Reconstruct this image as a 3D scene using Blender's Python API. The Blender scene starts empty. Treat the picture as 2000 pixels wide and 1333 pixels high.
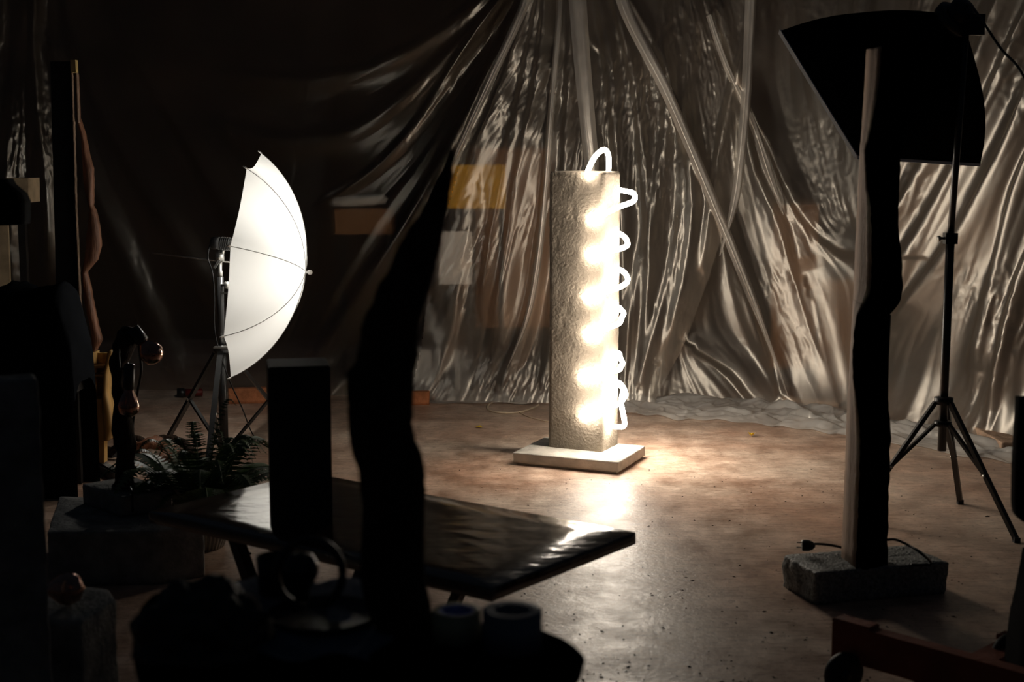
import bpy, math, random
import numpy as np
from mathutils import Vector, Matrix, noise

# ------------------------------------------------------------------ camera, world, exposure
scene = bpy.context.scene
C = scene.collection
random.seed(7); rng = np.random.default_rng(11)
R = math.radians
FPX, TH, EYE = 2778.0, R(7.5), 1.5
cam = bpy.data.cameras.new('camera'); cam.lens = 50.0; cam.sensor_width = 36.0
cam.clip_start = 0.05; cam.clip_end = 100
cam.dof.use_dof = True; cam.dof.focus_distance = 7.0; cam.dof.aperture_fstop = 3.6
camo = bpy.data.objects.new('camera', cam); C.objects.link(camo)
camo.location = (0, 0, EYE); camo.rotation_euler = (R(90) - TH, 0, 0)
scene.camera = camo

world = bpy.data.worlds.new('world'); scene.world = world; world.use_nodes = True
bg = world.node_tree.nodes['Background']
bg.inputs['Color'].default_value = (0.55, 0.72, 1.0, 1); bg.inputs['Strength'].default_value = 0.006
NEON_STRENGTH = 46.0
BULB_STRENGTH = 350.0

vs = scene.view_settings
vs.view_transform = 'Standard'; vs.look = 'None'; vs.exposure = 0.45; vs.gamma = 1.0; vs.use_curve_mapping = False
scene.cycles.use_denoising = True
scene.cycles.max_bounces = 8; scene.cycles.diffuse_bounces = 3; scene.cycles.glossy_bounces = 3
scene.cycles.transmission_bounces = 6; scene.cycles.transparent_max_bounces = 16
scene.cycles.sample_clamp_indirect = 3.0
scene.cycles.caustics_reflective = False

# ------------------------------------------------------------------ measuring helpers (photo pixel -> point in the room)
def ray(px, py):
    u = (px - 1000) / FPX; v = (666.5 - py) / FPX
    return Vector((u, math.cos(TH) + math.sin(TH) * v, -math.sin(TH) + math.cos(TH) * v))
def at(px, py, Y):
    d = ray(px, py); return Vector((0, 0, EYE)) + d * (Y / d.y)
def fl(px, py, z=0.0):
    d = ray(px, py); return Vector((0, 0, EYE)) + d * ((EYE - z) / -d.z)

# ------------------------------------------------------------------ materials
def mat(name):
    m = bpy.data.materials.new(name); m.use_nodes = True
    nt = m.node_tree; nt.nodes.clear()
    out = nt.nodes.new('ShaderNodeOutputMaterial')
    return m, nt, out
def N(nt, kind, **kw):
    n = nt.nodes.new('ShaderNode' + kind)
    for k, v in kw.items():
        if k in n.inputs: n.inputs[k].default_value = v
        else: setattr(n, k, v)
    return n
def simple(name, col, rough=0.6, metal=0.0, var=0.25, scale=12.0, bump=0.0, bscale=60.0, spec=0.5, stretch=(1, 1, 1), dark=None, coat=0.0):
    m, nt, out = mat(name)
    L = nt.links.new
    b = N(nt, 'BsdfPrincipled'); b.inputs['Roughness'].default_value = rough
    b.inputs['Metallic'].default_value = metal; b.inputs['Specular IOR Level'].default_value = spec
    b.inputs['Coat Weight'].default_value = coat; b.inputs['Coat Roughness'].default_value = 0.08
    tc = N(nt, 'TexCoord'); mp = N(nt, 'Mapping'); mp.inputs['Scale'].default_value = stretch
    L(tc.outputs['Object'], mp.inputs['Vector'])
    no = N(nt, 'TexNoise'); no.inputs['Scale'].default_value = scale; no.inputs['Detail'].default_value = 6
    L(mp.outputs[0], no.inputs['Vector'])
    rp = N(nt, 'ValToRGB')
    d = dark if dark else tuple(c * (1 - var) for c in col)
    h = tuple(min(1, c * (1 + var)) for c in col)
    rp.color_ramp.elements[0].position = 0.3; rp.color_ramp.elements[1].position = 0.7
    rp.color_ramp.elements[0].color = (*d, 1); rp.color_ramp.elements[1].color = (*h, 1)
    L(no.outputs[0], rp.inputs[0]); L(rp.outputs[0], b.inputs['Base Color'])
    if bump:
        n2 = N(nt, 'TexNoise'); n2.inputs['Scale'].default_value = bscale; n2.inputs['Detail'].default_value = 5
        L(mp.outputs[0], n2.inputs['Vector'])
        bp = N(nt, 'Bump'); bp.inputs['Strength'].default_value = bump; bp.inputs['Distance'].default_value = 0.01
        L(n2.outputs[0], bp.inputs['Height']); L(bp.outputs[0], b.inputs['Normal'])
    L(b.outputs[0], out.inputs[0])
    return m
def emit(name, col, s):
    m, nt, out = mat(name)
    e = N(nt, 'Emission'); e.inputs[0].default_value = (*col, 1); e.inputs[1].default_value = s
    nt.links.new(e.outputs[0], out.inputs[0]); return m

M = {}
M['black_metal'] = simple('black_metal', (0.02, 0.02, 0.02), 0.32, 0.0, 0.3)
M['black_fabric'] = simple('black_fabric', (0.006, 0.006, 0.0065), 0.95, 0, 0.3, spec=0.02)
M['black_plastic'] = simple('black_plastic', (0.01, 0.01, 0.011), 0.35, 0, 0.3)
M['steel'] = simple('steel', (0.5, 0.49, 0.46), 0.35, 0.9, 0.2)
M['plaster'] = simple('plaster', (0.205, 0.172, 0.134), 0.9, 0, 0.16, 9, 0.6, 75, spec=0.2)
M['slab_concrete'] = simple('slab_concrete', (0.46, 0.43, 0.38), 0.85, 0, 0.2, 14, 0.3, 90, spec=0.2)
M['grey_concrete'] = simple('grey_concrete', (0.24, 0.235, 0.22), 0.88, 0, 0.35, 16, 0.6, 80, spec=0.25)
M['gravel_concrete'] = simple('gravel_concrete', (0.22, 0.23, 0.22), 0.55, 0, 0.6, 90, 1.0, 110, spec=0.5)
M['brick'] = simple('brick', (0.52, 0.20, 0.09), 0.9, 0, 0.3, 18, 0.5, 70, spec=0.15)
M['pale_brick'] = simple('pale_brick', (0.55, 0.38, 0.27), 0.9, 0, 0.3, 14, 0.5, 60, spec=0.15)
M['driftwood'] = simple('driftwood', (0.035, 0.022, 0.015), 0.85, 0, 0.5, 6, 0.9, 30, spec=0.15, stretch=(5, 5, 1))
M['live_wood'] = simple('live_wood', (0.22, 0.095, 0.05), 0.55, 0, 0.45, 7, 0.4, 25, stretch=(6, 6, 0.8))
M['sawn_wood'] = simple('sawn_wood', (0.27, 0.175, 0.118), 0.8, 0, 0.25, 7, 0.4, 30, stretch=(4, 4, 0.7))
M['charred_wood'] = simple('charred_wood', (0.005, 0.005, 0.005), 0.9, 0, 0.5, 8, 0.8, 30, spec=0.0, stretch=(4, 4, 0.8))
M['yellow_wood'] = simple('yellow_wood', (0.48, 0.28, 0.09), 0.5, 0, 0.25, 6, 0.1, 30, stretch=(4, 4, 0.8))
M['dark_board'] = simple('dark_board', (0.012, 0.01, 0.009), 0.6, 0, 0.4)
M['gold_edge'] = simple('gold_edge', (0.5, 0.36, 0.14), 0.5, 0, 0.2)
M['red_timber'] = simple('red_timber', (0.30, 0.075, 0.035), 0.7, 0, 0.35, 8, 0.3, 40)
M['rubber'] = simple('rubber', (0.012, 0.012, 0.013), 0.6)
M['fern'] = simple('fern', (0.06, 0.11, 0.035), 0.5, 0, 0.4, 6)
M['wicker'] = simple('wicker', (0.42, 0.40, 0.36), 0.8, 0, 0.2)
M['cord_white'] = simple('cord_white', (0.62, 0.50, 0.36), 0.5)
M['carton'] = simple('carton', (0.011, 0.0105, 0.011), 0.55, 0, 0.2)
M['print'] = simple('print', (0.05, 0.05, 0.052), 0.6)
M['kraft'] = simple('kraft', (0.5, 0.38, 0.24), 0.8)
M['tape_yellow'] = simple('tape_yellow', (0.42, 0.40, 0.26), 0.6)
M['tape_core'] = simple('tape_core', (0.25, 0.33, 0.85), 0.6, 0, 0.35, 70)
M['tape_grey'] = simple('tape_grey', (0.16, 0.19, 0.24), 0.6)
M['blue_cloth'] = simple('blue_cloth', (0.10, 0.13, 0.18), 0.95, 0, 0.3, 20, 0.4, 90)
M['bag'] = simple('bag', (0.008, 0.008, 0.009), 0.45, 0, 0.3, 10, 0.6, 18)
M['dark_red'] = simple('dark_red', (0.12, 0.012, 0.01), 0.35)
M['leaf_yellow'] = simple('leaf_yellow', (0.85, 0.55, 0.04), 0.5)
M['twig'] = simple('twig', (0.03, 0.022, 0.016), 0.9)
M['umbrella_rib'] = simple('umbrella_rib', (0.35, 0.35, 0.34), 0.5)
M['white_plastic'] = simple('white_plastic', (0.75, 0.74, 0.71), 0.5)
M['orange_panel'] = simple('orange_panel', (0.9, 0.47, 0.02), 0.6, 0, 0.12)
M['white_panel'] = simple('white_panel', (0.92, 0.90, 0.85), 0.7, 0, 0.08)
M['brown_panel'] = simple('brown_panel', (0.40, 0.20, 0.09), 0.75, 0, 0.2)
M['navy'] = simple('navy', (0.006, 0.007, 0.009), 0.95, spec=0.02)
M['diffuser'] = simple('diffuser', (0.92, 0.92, 0.94), 0.8, 0, 0.05)
M['neon'] = emit('neon', (1.0, 0.89, 0.75), NEON_STRENGTH)
M['bulb_glow'] = emit('bulb_glow', (1.0, 0.95, 0.87), BULB_STRENGTH)

def copper_glass():
    m, nt, out = mat('copper_glass'); L = nt.links.new
    g = N(nt, 'BsdfGlossy'); g.inputs['Color'].default_value = (0.72, 0.50, 0.42, 1); g.inputs['Roughness'].default_value = 0.06
    t = N(nt, 'BsdfTransparent'); t.inputs[0].default_value = (0.5, 0.3, 0.2, 1)
    lw = N(nt, 'LayerWeight'); lw.inputs[0].default_value = 0.45
    rp = N(nt, 'MapRange'); rp.inputs['To Min'].default_value = 0.35; rp.inputs['To Max'].default_value = 1.0
    L(lw.outputs['Facing'], rp.inputs['Value'])
    mx = N(nt, 'MixShader'); L(rp.outputs[0], mx.inputs[0]); L(t.outputs[0], mx.inputs[1]); L(g.outputs[0], mx.inputs[2])
    L(mx.outputs[0], out.inputs[0]); return m
M['copper_glass'] = copper_glass()

def umbrella_cloth():
    m, nt, out = mat('umbrella_cloth'); L = nt.links.new
    d = N(nt, 'BsdfDiffuse'); d.inputs[0].default_value = (0.8, 0.8, 0.78, 1)
    t = N(nt, 'BsdfTranslucent'); t.inputs[0].default_value = (0.8, 0.8, 0.78, 1)
    mx = N(nt, 'MixShader'); mx.inputs[0].default_value = 0.5
    L(d.outputs[0], mx.inputs[1]); L(t.outputs[0], mx.inputs[2]); L(mx.outputs[0], out.inputs[0]); return m
M['umbrella_cloth'] = umbrella_cloth()

def film(name, clear=0.80, milk=0.10, gloss=0.16, rough=0.17, tint=(0.93, 0.92, 0.90), blurred=0.3, col=(0.85, 0.75, 0.63)):
    """thin polythene: mostly clear, a little milky, glossy creases"""
    m, nt, out = mat(name); L = nt.links.new
    tr = N(nt, 'BsdfTransparent'); tr.inputs[0].default_value = (*[c * clear / 0.8 for c in tint], 1)
    rf = N(nt, 'BsdfRefraction'); rf.inputs['Color'].default_value = (*tint, 1)
    rf.inputs['Roughness'].default_value = 0.42; rf.inputs['IOR'].default_value = 1.16
    m1 = N(nt, 'MixShader'); m1.inputs[0].default_value = blurred
    L(tr.outputs[0], m1.inputs[1]); L(rf.outputs[0], m1.inputs[2])
    df = N(nt, 'BsdfDiffuse'); df.inputs[0].default_value = (*col, 1)
    tl = N(nt, 'BsdfTranslucent'); tl.inputs[0].default_value = (*col, 1)
    m2 = N(nt, 'MixShader'); m2.inputs[0].default_value = 0.45
    L(df.outputs[0], m2.inputs[1]); L(tl.outputs[0], m2.inputs[2])
    m3 = N(nt, 'MixShader'); m3.inputs[0].default_value = milk
    L(m1.outputs[0], m3.inputs[1]); L(m2.outputs[0], m3.inputs[2])
    tc = N(nt, 'TexCoord'); no = N(nt, 'TexNoise'); no.inputs['Scale'].default_value = 3.0; no.inputs['Detail'].default_value = 5
    L(tc.outputs['Object'], no.inputs['Vector'])
    mr = N(nt, 'MapRange'); mr.inputs['From Min'].default_value = 0.35; mr.inputs['From Max'].default_value = 0.7
    mr.inputs['To Min'].default_value = milk * 0.6; mr.inputs['To Max'].default_value = milk * 1.5
    L(no.outputs[0], mr.inputs['Value']); L(mr.outputs[0], m3.inputs[0])
    gl = N(nt, 'BsdfGlossy'); gl.inputs['Color'].default_value = (1, 0.93, 0.83, 1); gl.inputs['Roughness'].default_value = rough
    lw = N(nt, 'LayerWeight'); lw.inputs[0].default_value = 0.25
    mg = N(nt, 'MapRange'); mg.inputs['To Min'].default_value = gloss; mg.inputs['To Max'].default_value = min(1, gloss * 2.8)
    L(lw.outputs['Facing'], mg.inputs['Value'])
    m4 = N(nt, 'MixShader'); L(mg.outputs[0], m4.inputs[0]); L(m3.outputs[0], m4.inputs[1]); L(gl.outputs[0], m4.inputs[2])
    L(m4.outputs[0], out.inputs[0]); return m
M['film'] = film('film', milk=0.018, gloss=0.07, rough=0.22)
M['film_right'] = film('film_right', milk=0.10, gloss=0.13, rough=0.31)
M['film_front'] = film('film_front', clear=0.86, milk=0.10, gloss=0.15, rough=0.32, blurred=0.22)
M['film_floor'] = film('film_floor', milk=0.75, gloss=0.16, rough=0.3, col=(0.92, 0.9, 0.86))
M['film_fold'] = film('film_fold', milk=0.42, gloss=0.16, rough=0.28, col=(0.92, 0.88, 0.82))

def floor_mat():
    m, nt, out = mat('concrete_floor'); L = nt.links.new
    b = N(nt, 'BsdfPrincipled'); b.inputs['Specular IOR Level'].default_value = 0.5
    tc = N(nt, 'TexCoord')
    def nz(sc, det, st=(1, 1, 1), rgh=0.6):
        mp = N(nt, 'Mapping'); mp.inputs['Scale'].default_value = st; L(tc.outputs['Object'], mp.inputs[0])
        n = N(nt, 'TexNoise'); n.inputs['Scale'].default_value = sc; n.inputs['Detail'].default_value = det
        n.inputs['Roughness'].default_value = rgh; L(mp.outputs[0], n.inputs['Vector']); return n
    big = nz(1.3, 7); mid = nz(6, 9, (1, 0.8, 1), 0.7); fine = nz(45, 6)
    r1 = N(nt, 'ValToRGB'); e = r1.color_ramp.elements
    e[0].position = 0.32; e[0].color = (0.54, 0.345, 0.25, 1); e[1].position = 0.66; e[1].color = (0.72, 0.61, 0.51, 1)
    L(big.outputs[0], r1.inputs[0])
    r2 = N(nt, 'ValToRGB'); e = r2.color_ramp.elements
    e[0].position = 0.36; e[0].color = (0.55, 0.46, 0.40, 1); e[1].position = 0.64; e[1].color = (1.15, 1.12, 1.08, 1)
    L(mid.outputs[0], r2.inputs[0])
    mx = N(nt, 'MixRGB', blend_type='MULTIPLY'); mx.inputs[0].default_value = 1
    L(r1.outputs[0], mx.inputs[1]); L(r2.outputs[0], mx.inputs[2])
    r3 = N(nt, 'ValToRGB'); e = r3.color_ramp.elements
    e[0].position = 0.28; e[0].color = (0.35, 0.3, 0.28, 1); e[1].position = 0.42; e[1].color = (1, 1, 1, 1)
    L(fine.outputs[0], r3.inputs[0])
    mx2 = N(nt, 'MixRGB', blend_type='MULTIPLY'); mx2.inputs[0].default_value = 0.8
    L(mx.outputs[0], mx2.inputs[1]); L(r3.outputs[0], mx2.inputs[2]); L(mx2.outputs[0], b.inputs['Base Color'])
    scr = nz(9, 6, (1, 6, 1), 0.75)
    r4 = N(nt, 'ValToRGB'); e = r4.color_ramp.elements
    e[0].position = 0.36; e[0].color = (0.55, 0.47, 0.42, 1); e[1].position = 0.50; e[1].color = (1, 1, 1, 1)
    L(scr.outputs[0], r4.inputs[0])
    mx3 = N(nt, 'MixRGB', blend_type='MULTIPLY'); mx3.inputs[0].default_value = 0.8
    L(mx2.outputs[0], mx3.inputs[1]); L(r4.outputs[0], mx3.inputs[2]); L(mx3.outputs[0], b.inputs['Base Color'])
    mr = N(nt, 'MapRange'); mr.inputs['From Min'].default_value = 0.3; mr.inputs['From Max'].default_value = 0.7
    mr.inputs['To Min'].default_value = 0.30; mr.inputs['To Max'].default_value = 0.55
    L(mid.outputs[0], mr.inputs['Value']); L(mr.outputs[0], b.inputs['Roughness'])
    bp = N(nt, 'Bump'); bp.inputs['Strength'].default_value = 0.35; bp.inputs['Distance'].default_value = 0.006
    ad = N(nt, 'Math', operation='MULTIPLY_ADD'); L(mid.outputs[0], ad.inputs[0]); ad.inputs[1].default_value = 0.35; L(fine.outputs[0], ad.inputs[2])
    L(ad.outputs[0], bp.inputs['Height']); L(bp.outputs[0], b.inputs['Normal'])
    L(b.outputs[0], out.inputs[0]); return m
M['floor'] = floor_mat()
M['wall'] = simple('old_wall', (0.09, 0.06, 0.04), 0.9, 0, 0.45, 1.6, 0.5, 14, spec=0.1)

def table_mat():
    m, nt, out = mat('lacquered_slab'); L = nt.links.new
    b = N(nt, 'BsdfPrincipled'); b.inputs['Roughness'].default_value = 0.13; b.inputs['Specular IOR Level'].default_value = 0.9; b.inputs['Coat Weight'].default_value = 1.0; b.inputs['Coat Roughness'].default_value = 0.10
    tc = N(nt, 'TexCoord'); mp = N(nt, 'Mapping'); mp.inputs['Scale'].default_value = (1.2, 9, 1)
    L(tc.outputs['Object'], mp.inputs[0])
    n = N(nt, 'TexNoise'); n.inputs['Scale'].default_value = 3; n.inputs['Detail'].default_value = 8; L(mp.outputs[0], n.inputs['Vector'])
    r = N(nt, 'ValToRGB'); r.color_ramp.elements[0].color = (0.012, 0.006, 0.004, 1); r.color_ramp.elements[1].color = (0.06, 0.028, 0.014, 1)
    L(n.outputs[0], r.inputs[0]); L(r.outputs[0], b.inputs['Base Color'])
    mp2 = N(nt, 'Mapping'); mp2.inputs['Scale'].default_value = (1, 2.0, 1); L(tc.outputs['Object'], mp2.inputs[0])
    n2 = N(nt, 'TexNoise'); n2.inputs['Scale'].default_value = 10; n2.inputs['Detail'].default_value = 3; L(mp2.outputs[0], n2.inputs['Vector'])
    bp = N(nt, 'Bump'); bp.inputs['Strength'].default_value = 0.4; bp.inputs['Distance'].default_value = 0.01
    L(n2.outputs[0], bp.inputs['Height']); L(bp.outputs[0], b.inputs['Normal'])
    L(b.outputs[0], out.inputs[0]); return m
M['table'] = table_mat()

# ------------------------------------------------------------------ object helpers (shapes given in room coordinates)
def tag(o, label=None, cat=None, group=None, kind=None):
    for k, v in (('label', label), ('category', cat), ('group', group), ('kind', kind)):
        if v: o[k] = v
    return o
def thing(name, label, cat, loc, group=None):
    o = bpy.data.objects.new(name, None); C.objects.link(o); o.empty_display_size = 0.05
    o.location = loc; return tag(o, label, cat, group)
def origin(o):
    v = Vector((0, 0, 0))
    while o is not None: v += o.location; o = o.parent
    return v
def put(name, geo, m, parent=None, base=None, smooth=True):
    verts, faces = geo
    off = origin(parent) if parent is not None else (Vector(base) if base is not None else Vector((0, 0, 0)))
    me = bpy.data.meshes.new(name)
    me.from_pydata([tuple(Vector(v) - off) for v in verts], [], faces); me.update()
    if smooth: me.polygons.foreach_set('use_smooth', [True] * len(me.polygons))
    me.materials.append(M[m] if isinstance(m, str) else m)
    o = bpy.data.objects.new(name, me); C.objects.link(o)
    if parent is not None: o.parent = parent
    else: o.location = off
    return o
def join(*geos):
    V, F = [], []
    for v, f in geos:
        k = len(V); V += list(v); F += [tuple(i + k for i in q) for q in f]
    return V, F
def loft(rings, cap=True, closed=True):
    n = len(rings[0]); V = [Vector(p) for r in rings for p in r]; F = []
    for i in range(len(rings) - 1):
        for j in range(n if closed else n - 1):
            a, b = i * n + j, i * n + (j + 1) % n
            F.append((a, b, b + n, a + n))
    if cap: F.append(tuple(range(n - 1, -1, -1))); F.append(tuple(range((len(rings) - 1) * n, len(rings) * n)))
    return V, F
def smoothpath(pts, n=8):
    P = [Vector(p) for p in pts]; out = []
    for i in range(len(P) - 1):
        p0, p1, p2, p3 = P[max(i - 1, 0)], P[i], P[i + 1], P[min(i + 2, len(P) - 1)]
        for k in range(n):
            t = k / n
            out.append(0.5 * ((2 * p1) + (p2 - p0) * t + (2 * p0 - 5 * p1 + 4 * p2 - p3) * t * t + (3 * p1 - p0 - 3 * p2 + p3) * t ** 3))
    out.append(P[-1]); return out
def tube(pts, r, segs=10):
    P = [Vector(p) for p in pts]; n = len(P)
    rr = r if isinstance(r, (list, tuple)) else [r] * n
    t0 = (P[1] - P[0]).normalized(); up = Vector((0, 0, 1)) if abs(t0.z) < 0.9 else Vector((1, 0, 0))
    a = t0.cross(up).normalized(); rings = []
    for i in range(n):
        t = (P[min(i + 1, n - 1)] - P[max(i - 1, 0)]).normalized()
        a = (a - t * a.dot(t)).normalized(); b = t.cross(a)
        rings.append([P[i] + (a * math.cos(2 * math.pi * k / segs) + b * math.sin(2 * math.pi * k / segs)) * rr[i] for k in range(segs)])
    return loft(rings)
def lathe(profile, base, axis=(0, 0, 1), segs=24):
    A = Vector(axis).normalized(); u = A.orthogonal().normalized(); v = A.cross(u); B = Vector(base)
    return loft([[B + A * h + (u * math.cos(2 * math.pi * k / segs) + v * math.sin(2 * math.pi * k / segs)) * max(r, 1e-4) for k in range(segs)] for r, h in profile])
def prism(poly, z0, z1, bevel=0.0):
    """upright block over a ground polygon, optional small chamfer on top"""
    P = [Vector((p[0], p[1], 0)) for p in poly]; c = sum(P, Vector()) / len(P)
    def ring(z, ins): return [p + (c - p).normalized() * ins + Vector((0, 0, z)) for p in P]
    if bevel: return loft([ring(z0 + bevel * 0.6, 0) if False else ring(z0, 0), ring(z1 - bevel, 0), ring(z1, bevel * 1.4)])
    return loft([ring(z0, 0), ring(z1, 0)])
def obox(c, ax, half):
    c = Vector(c); X, Y, Z = [Vector(a).normalized() * h for a, h in zip(ax, half)]
    V = [c + X * sx + Y * sy + Z * sz for sz in (-1, 1) for sy in (-1, 1) for sx in (-1, 1)]
    F = [(0, 2, 3, 1), (4, 5, 7, 6), (0, 1, 5, 4), (2, 6, 7, 3), (0, 4, 6, 2), (1, 3, 7, 5)]
    return V, F
def bar(a, b, w, h=None):
    a, b = Vector(a), Vector(b); t = (b - a).normalized()
    s = t.cross(Vector((0, 0, 1))) if abs(t.z) < 0.98 else Vector((1, 0, 0))
    return obox((a + b) / 2, (t, s, t.cross(s.normalized())), ((b - a).length / 2, w / 2, (h or w) / 2))
def rough_block(poly, z0, z1, amp, seed, nlev=10, nside=10, round_r=0.012):
    """block with worn, chipped faces: rounded-corner ring lofted and displaced by noise"""
    P = [Vector((p[0], p[1], 0)) for p in poly]; n = len(P); ring = []
    for i in range(n):
        a, b, c = P[i - 1], P[i], P[(i + 1) % n]
        d1, d2 = (a - b).normalized(), (c - b).normalized()
        for t in (0, 0.5, 1):
            q = (b + d1 * round_r * (1 - t) + d2 * round_r * t) if t != 0.5 else b + (d1 + d2) * round_r * 0.28
            ring.append(q)
        e0, e1 = b + d2 * round_r, c - d2 * round_r
        ring += [e0.lerp(e1, k / nside) for k in range(1, nside)]
    cen = sum(P, Vector()) / n; rings = []
    lv = [(z0, 0.0)] + [(z0 + (z1 - z0) * k / nlev, 0.0) for k in range(1, nlev)] + [(z1 - round_r * 0.9, 0), (z1 - round_r * 0.3, round_r * 0.3), (z1, round_r)]
    for z, ins in lv:
        row = []
        for q in ring:
            p = q + Vector((0, 0, z)); out = (q - cen).normalized()
            k = noise.fractal(p * 22 + Vector((seed, 0, 0)), 1.0, 2.0, 4) * amp
            row.append(p + out * (min(k, amp * 0.5) - ins))
        rings.append(row)
    for f in (0.75, 0.5, 0.25, 0.02):
        row = []
        for q in ring:
            p = cen.lerp(q, f) + Vector((0, 0, z1)); p.z += noise.fractal(p * 30 + Vector((seed, 5, 0)), 1.0, 2.0, 4) * amp * 0.5
            row.append(p)
        rings.append(row)
    return loft(rings)

# ------------------------------------------------------------------ the setting
def grid(x0, x1, y0, y1, z=0): return [(x0, y0, z), (x1, y0, z), (x1, y1, z), (x0, y1, z)], [(0, 1, 2, 3)]
tag(put('floor', grid(-7, 7, -3, 12), 'floor'), 'worn reddish brown concrete floor with stains', kind='structure')
tag(put('wall_back', obox((0, 11.6, 2.2), ((1, 0, 0), (0, 1, 0), (0, 0, 1)), (7, 0.1, 2.2)), 'wall', smooth=False), 'dim brown wall behind the plastic sheeting', kind='structure')

# ------------------------------------------------------------------ plastic sheeting
# fold lines read off the photograph: (amp metres toward the room, width start, width end, points)
FOLDS = [
 (0.05, 14, 22, [(960,-60),(935,0),(830,75),(720,130),(620,150),(545,152),(450,140)]),
 (0.05, 14, 26, [(1010,-60),(975,0),(880,100),(800,172),(740,222),(680,252),(600,268),(530,268),(430,240)]),
 (0.035, 8, 10, [(1000,-60),(972,0),(905,95),(830,210),(770,290),(700,350),(630,390)]),
 (0.06, 10, 24, [(1040,-60),(1020,0),(955,130),(880,280),(800,420),(700,570),(600,720),(560,780)]),
 (0.05, 10, 22, [(1050,-60),(1038,0),(985,150),(930,290),(890,420),(850,560)]),
 (0.04, 8, 20, [(1060,-60),(1052,0),(1020,160),(985,320),(960,460),(940,600)]),
 (0.05, 10, 14, [(1105,-60),(1100,0),(1085,140),(1070,300),(1050,500),(1020,640),(985,730),(975,770)]),
 (0.06, 14, 20, [(1130,-60),(1128,0),(1140,140),(1155,300),(1165,480),(1170,700)]),
 (0.06, 10, 16, [(1190,-60),(1215,10),(1262,100),(1300,180),(1350,300),(1400,410),(1450,530),(1495,650),(1535,770)]),
 (0.05, 10, 20, [(1070,-60),(1066,0),(1045,170),(1010,340),(985,520),(960,680)]),
 (0.05, 10, 16, [(1118,-60),(1116,0),(1108,180),(1100,360),(1085,560),(1060,740)]),
 (0.05, 10, 18, [(1160,-60),(1168,0),(1190,160),(1205,340),(1215,520),(1210,740)]),
 (0.05, 9, 18, [(1180,-60),(1196,0),(1232,140),(1255,320),(1265,520),(1250,740)]),
 (0.05, 10, 22, [(1230,0),(1290,110),(1330,240),(1350,400),(1330,560),(1290,700)]),
 (0.04, 12, 20, [(1300,-60),(1290,60),(1300,200),(1280,380),(1240,560),(1220,740)]),
 (0.04, 12, 20, [(1345,-60),(1345,60),(1330,220),(1330,420),(1290,600),(1240,760)]),
 (0.05, 8, 14, [(1460,-60),(1455,60),(1420,200),(1390,360),(1370,520)]),
 (0.06, 14, 30, [(1465,220),(1490,330),(1545,430),(1570,530)]),
 (0.05, 12, 30, [(1400,20),(1440,150),(1500,270),(1560,390),(1640,480),(1760,500)]),
 (0.05, 16, 26, [(1360,680),(1430,720),(1480,770),(1540,790)]),
 (0.07, 16, 24, [(2040,-40),(1990,60),(1930,200),(1860,340),(1790,470),(1715,600)]),
 (0.06, 12, 18, [(1985,-60),(1940,40),(1900,140),(1830,280),(1760,400),(1700,480)]),
 (0.08, 18, 26, [(2110,-40),(2040,120),(1980,260),(1900,420),(1820,540),(1740,640)]),
 (0.08, 18, 24, [(2140,60),(2060,220),(1990,370),(1950,520),(1920,640),(1900,720)]),
 (0.07, 14, 20, [(2130,330),(2050,430),(2000,540),(1965,680),(1945,800)]),
 (0.04, 14, 24, [(60,-60),(40,0),(25,160),(10,330),(0,480)]),
 (0.05, 12, 18, [(70,-60),(62,60),(70,220),(85,340),(90,540)]),
 (0.05, 18, 26, [(120,-60),(150,100),(220,260),(320,430),(420,590)]),
 (0.05, 18, 30, [(200,-60),(260,100),(360,260),(440,400),(520,520)]),
 (0.05, 18, 26, [(100,100),(160,320),(230,480),(300,640),(360,740)]),
 (0.05, 18, 26, [(640,790),(720,690),(800,560),(860,440)]),
 (0.04, 18, 26, [(840,760),(880,650),(900,520),(930,380)]),
]
# raster of the backdrop in photo pixels, 2 px a cell
RX0, RX1, RY0, RY1, ST = -200, 2260, -160, 900, 2
GW, GH = (RX1 - RX0) // ST, (RY1 - RY0) // ST
gx = RX0 + ST * np.arange(GW); gy = RY0 + ST * np.arange(GH)
def blur(a, s, sy=None):
    sy = s if sy is None else sy
    fy = np.fft.fftfreq(a.shape[0])[:, None]; fx = np.fft.rfftfreq(a.shape[1])[None, :]
    k = np.exp(-2 * (np.pi ** 2) * ((fx * s) ** 2 + (fy * sy) ** 2))
    return np.fft.irfft2(np.fft.rfft2(a) * k, a.shape)
def flow_field():
    pts, dirs = [], []
    for _, _, _, pl in FOLDS:
        sp = smoothpath([(x, y, 0) for x, y in pl], 4)
        for i in range(len(sp) - 1):
            d = sp[i + 1] - sp[i]
            if d.y < 0: d = -d
            pts.append((sp[i].x, sp[i].y)); d.normalize(); dirs.append((d.x, d.y))
    pts = np.array(pts); dirs = np.array(dirs)
    cs = 8; cx = gx[::cs]; cy = gy[::cs]
    X, Y = np.meshgrid(cx, cy)
    d2 = (X[..., None] - pts[:, 0]) ** 2 + (Y[..., None] - pts[:, 1]) ** 2
    w = 1 / (d2 + 900.0) ** 1.5
    vx = (w * dirs[:, 0]).sum(-1); vy = (w * dirs[:, 1]).sum(-1)
    n = np.hypot(vx, vy) + 1e-12; vx /= n; vy /= n
    iy = np.minimum(np.arange(GH) // cs, vx.shape[0] - 1); ix = np.minimum(np.arange(GW) // cs, vx.shape[1] - 1)
    FX = blur(vx[iy][:, ix], 6); FY = blur(vy[iy][:, ix], 6)
    n = np.hypot(FX, FY) + 1e-9
    return FX / n, FY / n
FXF, FYF = flow_field()
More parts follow.
